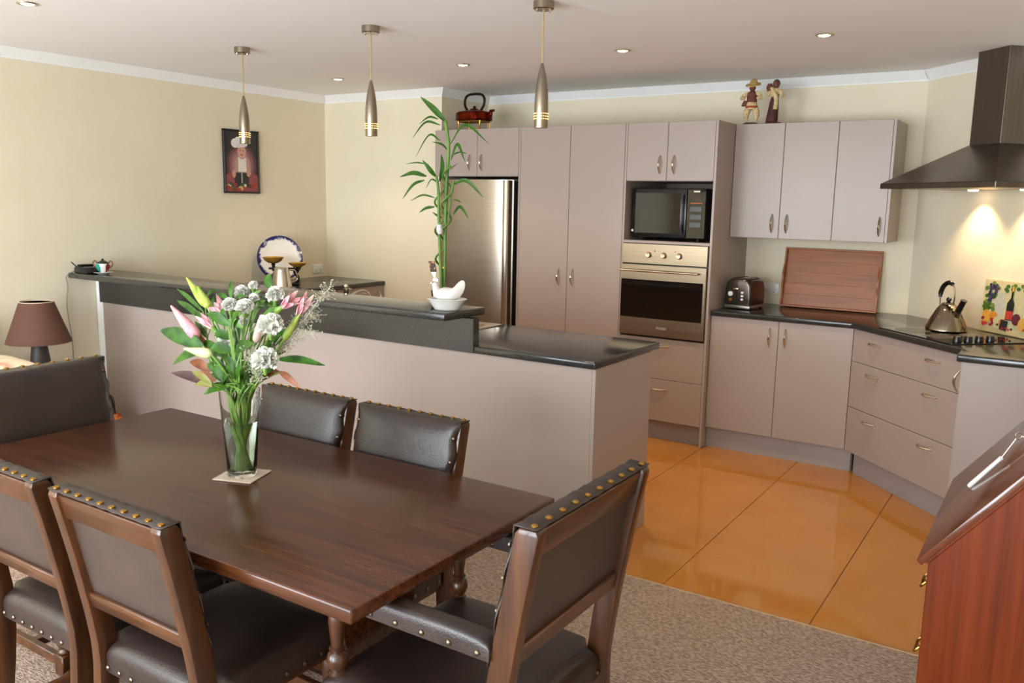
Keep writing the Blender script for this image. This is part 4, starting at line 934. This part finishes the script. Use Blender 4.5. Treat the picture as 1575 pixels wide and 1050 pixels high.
    for k in range(7):
        y = lerp(.05, yf_ - .03, k / 6)
        for sx in (-1, 1): place('stud', STUDS, r, (sx * (lerp(w, fw2, y / yf_) + .001), y, sh - .072), (0, sx * PI / 2, 0))
    for k in range(8):
        x = lerp(-w + .045, w - .045, k / 7); place('stud', STUDS, r, (x, yb_ - .001, sh - .072), (PI / 2, 0, 0)); place('stud', STUDS, r, (x, yf_ + .001, sh - .072), (-PI / 2, 0, 0))
    # front legs, stretchers
    lx, ly = w - .028, dp - .030
    for sx in (-1, 1):
        b = MB(); x = sx * lx
        b.lathe([(.016, 0), (.024, .012), (.026, .028), (.020, .046), (.014, .054)], 16, (x, ly, 0))
        b.box(x - .024, x + .024, ly - .024, ly + .024, .054, .125)
        turned(b, x, ly, .125, sh - .086, .022)
        P(b, 'leg', M_CHAIRW, .003)
        P(MB().box(x - .011, x + .011, back(.1) + .02, ly - .022, .072, .108), 'side_stretcher', M_CHAIRR, .003)
        P(MB().box(x - .012, x + .012, .02, ly + .012, sh - .112, sh - .0855), 'seat_rail', M_CHAIRR, .002)
    P(MB().box(-lx + .01, lx - .01, dp * .5 - .012, dp * .5 + .012, .074, .106), 'cross_stretcher', M_CHAIRR, .003)
    P(MB().box(-lx + .024, lx - .024, ly - .012, ly + .012, .20, .25), 'front_stretcher', M_CHAIRR, .004)
    if arms:
        for sx in (-1, 1):
            x = sx * (w - .020); at_ = .700
            b = MB(); turned(b, x, ly, sh - .01, at_ - .048, .021); P(b, 'arm_post', M_CHAIRW)
            P(MB().box(x - .018, x + .018, back(.68) + pdep * .5, ly + .03, at_ - .048, at_ - .036), 'arm', M_CHAIRR, .004)
            P(MB().pillow(x - .027, x + .027, back(.68) + pdep * .5 + .001, ly + .036, at_ - .046, at_ - .020, at_ + .002, 12, .4), 'arm_pad', M_LEATH, smooth=60)
            for k in range(7):
                y = lerp(back(.68) + pdep * .5 + .03, ly + .015, k / 6)
                for s2 in (-1, 1): place('stud', STUDS, r, (x + s2 * .028, y, at_ - .034), (0, s2 * PI / 2, 0))
    return r
CG = 'leather dining chairs along the long sides of the table'
chair('armless leather dining chair across the table from the peninsula, nearer the mahogany bureau', (-1.742, 1.125), 0)
chair('armless leather dining chair across the table from the peninsula, nearer the brown lamp', (-2.245, 1.125), 0)
chair('armless leather dining chair between table and peninsula panel, nearer the tiled floor', (-1.748, 2.025), PI)
chair('armless leather dining chair between table and peninsula panel, nearer the brown lamp', (-2.232, 2.025), PI)
chair('leather carver chair with arms at the kitchen-tile end of the table', (-.890, 1.567), PI / 2, True)
chair('leather head chair at the table end beside the brown table lamp', (-2.975, 1.567), -PI / 2, True)

# ------------------------------------------------------------------ vase, coaster, flowers
vx, vy = -1.985, 1.605
a_ = .35
cb = MB(); cr = .062
cb.box(-cr, cr, -cr, cr, 0, .004, fn=lambda p: (vx + p[0] * math.cos(a_) - p[1] * math.sin(a_), vy + p[0] * math.sin(a_) + p[1] * math.cos(a_), tz + .0005 + p[2]))
tag(cb.build('coaster', [mat('coaster_print', (206, 190, 170), .5, rgb2=(190, 170, 150), scale=(30, 30, 30))], None, bevel=.0012), 'square pale coaster under the glass flower vase', 'coaster')
zv = tz + .0048
r = thing('glass_vase', 'tall clear glass vase half filled with water on a coaster', 'vase', (vx, vy, zv))
MB().lathe([(0, 0), (.040, 0), (.042, .004), (.0585, .256), (.059, .258), (.0572, .258), (.0568, .256), (.0405, .014), (.037, .011), (0, .011)], 40, (vx, vy, zv)).build('glass', M_GLASS, r, smooth=50)
MB().lathe([(0, .0112), (.0368, .0112), (.0403, .0145), (.0505, .165), (0, .165)], 40, (vx, vy, zv)).build('water', M_WATER, r, smooth=50)
def fp(px, py, dy=0): return at(px, py, Y=vy + dy)
VT = Vector((vx, vy, zv + .225))
def stem(root, top, rad=.0028, k=0):
    a = k * 2.4; base = Vector((vx + .020 * math.cos(a), vy + .020 * math.sin(a), zv + .020)); mid = Vector((vx - .030 * math.cos(a + .5), vy - .030 * math.sin(a + .5), zv + .22))
    top = Vector(top)
    MB().tube(bez([base, mid, lerp(mid, top, .55) + Vector((0, 0, .012)), top], 6), rad, 7).build('stem', M_STEM, root)
KK = [0]
def fthing(name, label, cat, top, rad=.0028):
    KK[0] += 1
    r = thing(name, label, cat, (vx, vy, zv + .02)); stem(r, top, rad, KK[0]); return r
def flabel(kind, tail): return '%s in the vase %s' % (kind, tail)
CARN = [((389.7, 439), 6.5, .03, 'smallest white carnation, highest of the bouquet'), ((371, 451), 11, .06, 'white carnation beside the upright leaf at the top of the bouquet'), ((391, 459), 7, -.01, 'small white carnation below the topmost one'),
        ((423, 454.5), 12, .02, 'white carnation next to the pink alstroemeria'), ((354, 470), 11, .0, 'white carnation by the pink lily petals'), ((377, 473), 11.5, -.05, 'white carnation at the centre of the bouquet'),
        ((416, 501), 16, -.06, 'large white carnation on the peninsula side of the bouquet'), ((378, 494), 9, .0, 'half-hidden white carnation below the central one'), ((407.5, 554), 16.5, -.10, 'large white carnation hanging lowest in the bouquet'), ((348, 526), 11, -.04, 'white carnation half covered by green leaves')]
PX = 2.63 / F_PX   # metres per pixel at the bouquet
for (px, py), rp_, dy, lab in CARN:
    c = fp(px, py, dy); R_ = rp_ * PX * 1.05
    r = fthing('carnation', lab, 'flower', c - Vector((0, 0, R_ * .5)))
    b = MB(); random.seed(int(px * 7))
    for k in range(60):      # ruffled petals round a ball
        u = random.random() * 2 * PI; v = math.acos(random.uniform(-.25, 1))
        d = Vector((math.sin(v) * math.cos(u), math.sin(v) * math.sin(u), math.cos(v) * .85)); t1 = d.orthogonal().normalized(); t2 = d.cross(t1)
        vs = [c]; m = 7
        for i in range(m):
            a = (i / (m - 1) - .5) * 1.5; rr = R_ * random.uniform(.74, 1.14)
            vs.append(c + (d * math.cos(a) + t1 * math.sin(a)).normalized() * rr + t2 * R_ * random.uniform(-.26, .26))
        b.add(vs, [(0, i, i + 1) for i in range(1, m)])
    b.ball(c, R_ * .66, 12)
    b.build('petals', M_PETAL, r, smooth=60)
    MB().lathe([(.0035, -R_ * 1.15), (.006, -R_ * .9), (.007, -R_ * .6), (.005, -R_ * .45)], 10, c).build('calyx', M_STEM, r)
def bud(r, a, e, w, m, name='bud', fat=.5):
    a, e = Vector(a), Vector(e); n = 10; pts = [a + (e - a) * i / n for i in range(n + 1)]
    rad = [max(.0008, w * math.sin(PI * (.10 + .86 * (i / n) ** fat)) ** .9) for i in range(n + 1)]
    b = MB().tube(pts, rad, 12); return b.build(name, m, r, smooth=60)
def lily(label, base, tip, w, m, dyb=0, dyt=0, rad=.0034):
    r = fthing('lily_bud', label, 'flower', fp(*base, dyb), rad); bud(r, fp(*base, dyb), fp(*tip, dyt), w * PX, m, 'bud'); return r
lily('long pink lily bud leaning out toward the brown lamp', (305, 520), (263, 470), 9.5, M_PINK, -.02, -.04)
lily('tall lime-green lily bud, highest on the lamp side of the bouquet', (318, 470), (287, 427), 7.5, M_LIME, .02, .03)
lily('second lime-green lily bud close against the tallest one', (321, 473), (304, 440), 6.5, M_LIME, -.01, 0)
lily('pale green lily bud lying level among the low leaves', (326, 545), (283, 536), 7.5, mat('pale_bud', (190, 196, 130), .4, rgb2=(214, 214, 160), scale=(30, 30, 30)), -.07, -.10)
lily('pink lily bud behind the white carnations', (345, 482), (333, 452), 6.5, M_PINK, .03, .05)
lily('pale closed pink lily bud below the large carnation', (394, 527), (401, 484), 6, mat('pale_pink_petal', (222, 186, 176), .5, rgb2=(232, 204, 190), scale=(30, 30, 30)), -.02, -.02)
lily('lime-green alstroemeria bud below the pink flowers', (437, 522), (462, 482), 5.5, M_LIME, .0, .02)
def petals(r, base, tip, w, dy):
    a, e = fp(*base, dy), fp(*tip, dy); ax = (e - a).normalized(); t1 = ax.orthogonal().normalized(); t2 = ax.cross(t1); Ln = (e - a).length
    for k in range(6):
        an = k * PI / 3; d = t1 * math.cos(an) + t2 * math.sin(an); b = MB()
        leafmesh(b, [a, a + ax * Ln * .55 + d * w * PX * .5, e + d * w * PX * 1.2 + ax * Ln * random.uniform(-.05, .08)], w * PX * .62, d)
        b.build('petal', M_PINK, r, smooth=80)
for base, tip, w, dy, lab in (((424, 480), (455, 456), 9, .0, 'pink trumpet alstroemeria beside the white carnations'), ((450, 500), (474, 457), 8.5, .03, 'pink trumpet alstroemeria next to the dry sprays'), ((335, 512), (308, 487), 7, -.05, 'curled pink lily petals above the big green leaf'), ((343, 484), (330, 474), 9, -.01, 'open pink flower between carnation and lime buds')):
    r = fthing('alstroemeria', lab, 'flower', fp(*base, dy)); bud(r, fp(*base, dy), fp(lerp(base[0], tip[0], .45), lerp(base[1], tip[1], .45), dy), w * PX * .55, M_STEM, 'calyx'); petals(r, (lerp(base[0], tip[0], .25), lerp(base[1], tip[1], .25)), tip, w, dy)
def sprig(name, label, root_px, leaves, m, dy=0, cat='foliage', rad=.0026):
    top = fp(*root_px, dy); r = fthing(name, label, cat, top, rad)
    for bx, by, tx_, ty_, w, d2_ in leaves:
        a, e = fp(bx, by, dy), fp(tx_, ty_, dy + d2_); mid = lerp(a, e, .5) + Vector((0, -.004, .008))
        if (a - top).length > .012:
            MB().tube([top, a], .0018, 6).build('twig', M_STEM, r)
        b = MB(); leafmesh(b, [a, mid, e], w * PX * .62, (random.uniform(-.25, .25), -1, random.uniform(.2, .7)), fold=.18)
        b.build('leaf', m, r, smooth=80)
    return r
sprig('magnolia_sprig', 'large glossy green leaf reaching toward the lamp side', (312, 532), [(312, 532, 247, 508, 22, -.02), (310, 540, 266, 560, 14, .0)], M_FLEAF, -.03)
sprig('laurel_sprig', 'green laurel sprig with paired broad leaves, over the half-covered carnation', (360, 560), [(352, 500, 318, 482, 13, -.02), (356, 505, 370, 478, 13, -.02), (354, 520, 330, 515, 12, -.02), (356, 540, 324, 536, 15, -.03), (362, 542, 390, 528, 14, -.03), (360, 520, 368, 490, 12, -.02), (350, 500, 342, 474, 9, .0), (361, 585, 350, 560, 14, -.02), (364, 588, 372, 562, 11, -.02)], M_FLEAF, -.08)
sprig('laurel_sprig', 'dark green laurel sprig under the lime buds on the lamp side', (318, 520), [(312, 490, 272, 462, 9, .03), (312, 478, 272, 444, 7, .05), (316, 500, 300, 478, 10, .0), (316, 462, 335, 445, 7, .02), (320, 520, 300, 494, 11, .0), (326, 500, 330, 452, 8, .02)], M_FLEAF, .02)
sprig('laurel_sprig', 'upright green leaf standing beside the top carnations', (356, 470), [(356, 460, 358, 429, 9, .02), (360, 464, 378, 455, 7, .0), (352, 462, 333, 452, 7, .0)], M_FLEAF, .03)
sprig('laurel_sprig', 'upright green leaf in front of the steel jug', (418, 470), [(418, 446, 411, 422, 13, .02), (412, 478, 400, 455, 8, .0), (408, 466, 430, 470, 8, .0), (398, 470, 396, 447, 7, 0)], M_FLEAF, .04)
sprig('laurel_sprig', 'long green leaf on the peninsula side pointing to the carver chair', (428, 552), [(428, 552, 500, 562, 10, .02), (428, 538, 458, 492, 9, .02), (420, 530, 446, 505, 9, .02)], M_FLEAF, .02)
sprig('laurel_sprig', 'low green leaves curling over the vase rim', (345, 590), [(352, 594, 314, 606, 14, -.02), (345, 585, 330, 560, 12, .0), (335, 575, 318, 560, 9, .0), (368, 598, 362, 570, 13, -.02), (372, 600, 380, 565, 11, -.02), (340, 600, 352, 575, 10, 0), (375, 590, 388, 560, 9, .02), (330, 560, 342, 530, 10, .02), (390, 590, 402, 565, 9, 0)], M_FLEAF, -.05)
sprig('laurel_sprig', 'inner green leaves filling the heart of the bouquet', (375, 560), [(370, 540, 350, 505, 14, .0), (380, 545, 395, 505, 12, .02), (385, 535, 405, 520, 11, .02), (390, 550, 425, 530, 12, .03), (365, 530, 372, 500, 12, .02), (395, 510, 412, 478, 9, .02), (350, 550, 330, 500, 12, .03), (400, 560, 440, 540, 11, .04)], M_FLEAF, .05)
sprig('rust_leaf_sprig', 'rust-brown leaf curling out above the leather chair', (404, 585), [(404, 583, 432, 572, 12, .02), (430, 572, 462, 597, 9, .0)], M_RUST, .0)
sprig('rust_leaf_sprig', 'rust-brown leaves tucked behind the big green leaf', (320, 540), [(322, 545, 302, 510, 11, .0), (325, 570, 292, 556, 13, .0), (332, 585, 300, 575, 12, .0)], M_RUST, -.01)
sprig('plum_leaf_sprig', 'dark plum-coloured leaf hanging low on the lamp side', (329, 592), [(329, 592, 264, 573, 13, -.02)], M_PLUM, -.07)
sprig('variegated_leaf_sprig', 'yellow-green leaf above the plum-coloured leaf', (325, 590), [(325, 590, 296, 572, 9, 0), (326, 594, 300, 592, 8, 0)], mat('yellow_leaf', (96, 112, 28), .45, rgb2=(116, 84, 32), scale=(30, 30, 30)), -.09)
sprig('laurel_sprig', 'broad dark green leaves low behind the vase rim', (370, 588), [(360, 590, 325, 575, 13, .0), (352, 580, 322, 548, 13, .0), (372, 580, 352, 548, 14, -.01), (380, 585, 400, 556, 12, .0), (388, 590, 424, 566, 11, .02), (366, 570, 378, 530, 14, .0), (350, 560, 342, 520, 13, .0), (392, 560, 412, 530, 12, .02), (344, 548, 312, 524, 13, .01), (398, 548, 432, 514, 11, .03)], M_FLEAF, -.02)
sprig('laurel_sprig', 'light green leaves between the white carnations', (385, 510), [(385, 500, 366, 482, 9, 0), (388, 498, 402, 470, 9, 0), (380, 485, 362, 462, 8, .01), (392, 480, 408, 462, 8, .01), (398, 505, 428, 486, 9, .01), (376, 505, 350, 492, 9, 0), (402, 488, 436, 474, 8, .02), (384, 470, 402, 446, 7, .02)], mat('fresh_leaf', (70, 116, 40), .4, rgb2=(104, 146, 62), scale=(25, 25, 25)), .0)
def spray(label, pts, dy, seed):
    random.seed(seed); P_ = [fp(x, y, dy) for x, y in pts]; r = fthing('sea_lavender', label, 'flower', P_[0], .0014)
    path = bez(P_, 8); MB().tube(path, .0011, 5).build('branch', M_SPRAY, r)
    b = MB(); tw = MB()
    for i in range(150):
        p = random.choice(path); e = p + Vector((random.uniform(-1, 1), random.uniform(-.8, .8), random.uniform(-.5, 1))) * .026
        tw.tube([p, e], .0004, 4); b.ball(e, random.uniform(.0010, .0021), 5)
    tw.build('twigs', M_SPRAY, r)['kind'] = 'stuff'; b.build('florets', M_SPRAY, r)['kind'] = 'stuff'
spray('feathery dry white spray, tallest on the peninsula side', [(440, 530), (466, 495), (488, 465), (508, 441)], .03, 1)
spray('feathery dry white spray fanning out beside the long leaf', [(425, 545), (450, 525), (484, 512)], .02, 2)
spray('feathery dry white spray hanging low against the vase', [(398, 585), (390, 560), (384, 540)], -.09, 3)
spray('feathery dry white spray below the pink alstroemeria', [(430, 540), (455, 505), (485, 485)], .05, 4)

# ------------------------------------------------------------------ sitting corner: lamp, side table, armchair cushion, bag
lx_, ly_ = -4.95, 2.59
r = thing('side_table', 'small dark side table under the brown lamp', 'table', (lx_, ly_, .004))
MB().lathe([(.22, .45), (.225, .455), (.225, .472), (.22, .476), (0, .476)], 32, (lx_, ly_, 0)).build('top', M_OAK, r)
for k in range(3):
    a = k * 2 * PI / 3 + .3
    MB().tube([(lx_ + .15 * math.cos(a), ly_ + .15 * math.sin(a), .45), (lx_ + .19 * math.cos(a), ly_ + .19 * math.sin(a), .004)], [.018, .013], 10).build('leg', M_OAK, r)
r = thing('table_lamp', 'table lamp with tapered brown fabric shade on dark base', 'lamp', (lx_, ly_, .4765))
MB().lathe([(.068, 0), (.070, .006), (.064, .05), (.040, .225), (.036, .235), (0, .236)], 24, (lx_, ly_, .4765)).build('base', mat('lamp_base', (58, 50, 48), .5, rgb2=(66, 58, 55), scale=(20, 20, 20)), r)
MB().tube([(lx_, ly_, .71), (lx_, ly_, .93)], .006, 8).build('stem', M_CHROME, r)
MB().lathe([(.174, .712), (.090, .948), (.088, .948), (.172, .712)], 48, (lx_, ly_, 0)).build('shade', M_SHADE, r, smooth=50)
MB().lathe([(.0905, .943), (.091, .950), (.087, .950), (.0875, .943)], 48, (lx_, ly_, 0)).build('shade_trim', M_LINEN, r)
rg = MB()
for k in range(3):
    a = k * 2 * PI / 3; rg.tube([(lx_, ly_, .928), (lx_ + .088 * math.cos(a), ly_ + .088 * math.sin(a), .944)], .002, 6)
rg.build('shade_ring', M_CHROME, r)
r = thing('armchair', 'cream upholstered armchair with pale cushion in front of the lamp', 'armchair', (-4.75, 1.85, .004))
MB().box(-5.20, -4.40, 1.52, 2.22, .10, .42).build('seat_base', M_LINEN, r, bevel=.04, seg=3)
MB().box(-5.25, -5.02, 1.45, 2.28, .10, .86).build('backrest', M_LINEN, r, bevel=.06, seg=3)
for a, b in ((1.38, 1.52), (2.22, 2.34)): MB().box(-5.20, -4.42, a, b, .10, .60).build('armrest', M_LINEN, r, bevel=.05, seg=3)
for x in (-5.15, -4.47):
    for y in (1.45, 2.28): MB().lathe([(.018, .004), (.024, .10)], 12, (x, y, 0)).build('leg', M_OAK, r)
q = Vector((-4.60, 2.20, .60))
b = MB().pillow(-.20, .20, -.13, .13, -.055, 0, .055, 14, .5, fn=lambda p: (q.x + p[0], q.y + p[1], q.z + .055 + p[2] + .06 * max(0, -p[0])), ex=3)
tag(b.build('throw_cushion', mat('cushion_print', (228, 212, 188), .9, rgb2=(206, 150, 122), scale=(9, 9, 9), contrast=(.55, .75)), smooth=60), 'cream cushion with faded red pattern behind the head chair', 'cushion')
q = Vector((-4.835, 2.93, .004))
r = thing('handbag', 'small red and orange patterned bag with black loop handle on the floor', 'bag', q)
b = MB(); b.add([(q.x + x * k, q.y + y * k, q.z + z) for k, z in ((1, 0), (1.08, .03), (1.02, .14), (.72, .235)) for x, y in ((-.09, -.045), (0, -.06), (.09, -.045), (.09, .045), (0, .06), (-.09, .045))], [(i + 6 * m, (i + 1) % 6 + 6 * m, (i + 1) % 6 + 6 * m + 6, i + 6 * m + 6) for m in range(3) for i in range(6)] + [tuple(range(6))[::-1], tuple(range(18, 24))])
b.build('body', M_BAG, r, bevel=.008, seg=2)
MB().tube(bez([(q.x - .045, q.y, q.z + .225), (q.x - .05, q.y, q.z + .30), (q.x - .01, q.y, q.z + .338), (q.x + .03, q.y, q.z + .325), (q.x + .045, q.y, q.z + .225)]), .009, 8).build('handle', M_BLACK, r)

# ------------------------------------------------------------------ bureau
bx0, bx1, by0, by1 = -.205, .262, 2.212, 2.975
zl, zt_ = .715, 1.01
sl = (zt_ - zl) / math.tan(math.radians(52))
r = thing('writing_bureau', 'mahogany slant-lid writing bureau against the wall', 'bureau', ((bx0 + bx1) / 2, (by0 + by1) / 2, .004))
side = [(bx0, .004), (bx1, .004), (bx1, zt_), (bx0 + sl, zt_), (bx0, zl)]
for a, b in ((by0, by0 + .02), (by1 - .02, by1)): MB().prism([(x, z) for x, z in side], a, b, 'y').build('side_panel', M_MAHOG, r, bevel=.0015)
MB().box(bx0 + sl - .004, bx1, by0 - .004, by1 + .004, zt_ + .0005, zt_ + .02).build('top', M_MAHLID, r, bevel=.003)
MB().box(bx1 - .012, bx1 - .002, by0 + .02, by1 - .02, .02, zt_).build('back_panel', M_MAHOG, r)
MB().box(bx0 + .02, bx1 - .013, by0 + .02, by1 - .02, .10, zl - .03).build('carcass', M_MAHOG, r)
dx, dz_ = math.cos(math.radians(52)), math.sin(math.radians(52)); Ls = (zt_ - zl) / dz_
def lid(p): # x along slope, y width, z outward
    return (bx0 + p[0] * dx - p[2] * dz_, p[1], zl + p[0] * dz_ + p[2] * dx)
MB().box(-.016, Ls - .002, by0 - .003, by1 + .003, .006, .022, fn=lid).build('slant_lid', M_MAHLID, r, bevel=.003, seg=2)
MB().box(-.004, Ls - .004, by0 + .001, by1 - .001, .0005, .0058, fn=lid).build('lid_rebate', M_MAHOG, r)
MB().box(bx0 + .002, bx1 - .02, by0 + .02, by1 - .02, .004, .098).build('plinth', M_MAHOG, r, bevel=.002)
for z0, z1 in ((.105, .335), (.34, .525), (.53, .695)):
    d = MB().box(bx0 - .002, bx0 + .018, by0 + .022, by1 - .022, z0, z1 - .004).build('drawer', M_MAHOG, r, bevel=.002)
    for y in (by0 + .13, by1 - .13):
        zc_ = (z0 + z1) / 2 + .01
        MB().tube(bez([(bx0 - .004, y - .035, zc_ + .012), (bx0 - .020, y - .034, zc_ - .008), (bx0 - .022, y, zc_ - .018), (bx0 - .020, y + .034, zc_ - .008), (bx0 - .004, y + .035, zc_ + .012)]), .0035, 8).build('bail_handle', M_BRASS, d)
        for yy in (-.035, .035): MB().ball((bx0 - .006, y + yy, zc_ + .014), .009, 10).build('rosette', M_BRASS, d)
# white wand lying on the lid, tied to a ring
def onlid(px, py, h):
    d = at(px, py, Y=2.5) - CAM; d.normalize()
    n = Vector((-dz_, 0, dx)); p0 = Vector(lid((0, 2.5, .022 + h))); t = (p0 - CAM).dot(n) / d.dot(n); return CAM + d * t
p1, p2, p3 = onlid(1491, 747, .006), onlid(1540, 704, .018), onlid(1567, 670, .030)
r = thing('blind_wand', 'white tapered wand tied by string to a ring, lying on the bureau lid', 'wand', p1)
MB().tube([p1, lerp(p1, p2, .06), lerp(p1, p2, .9), p2], [.0062, .0068, .0052, .0058], 12).build('wand', M_WHITE, r)
for k in (-1, 1): MB().tube([p2 + Vector((0, .002 * k, 0)), p3 + Vector((-.004, .003 * k, -.006))], .0011, 6).build('string', M_WHITE, r)
rgp = [p3 + RT * .0085 * math.cos(a) + UP * .0085 * math.sin(a) for a in [2 * PI * i / 20 for i in range(21)]]
MB().tube(rgp, .0017, 8).build('ring', M_CHROME, r)
p4 = Vector((bx0 + sl + .06, p3.y + .02, zt_ + .024))
MB().tube(bez([p3 + RT * .009 - UP * .003, lerp(p3, p4, .5) + Vector((0, 0, -.004)), p4]), .0012, 6).build('string', M_WHITE, r)
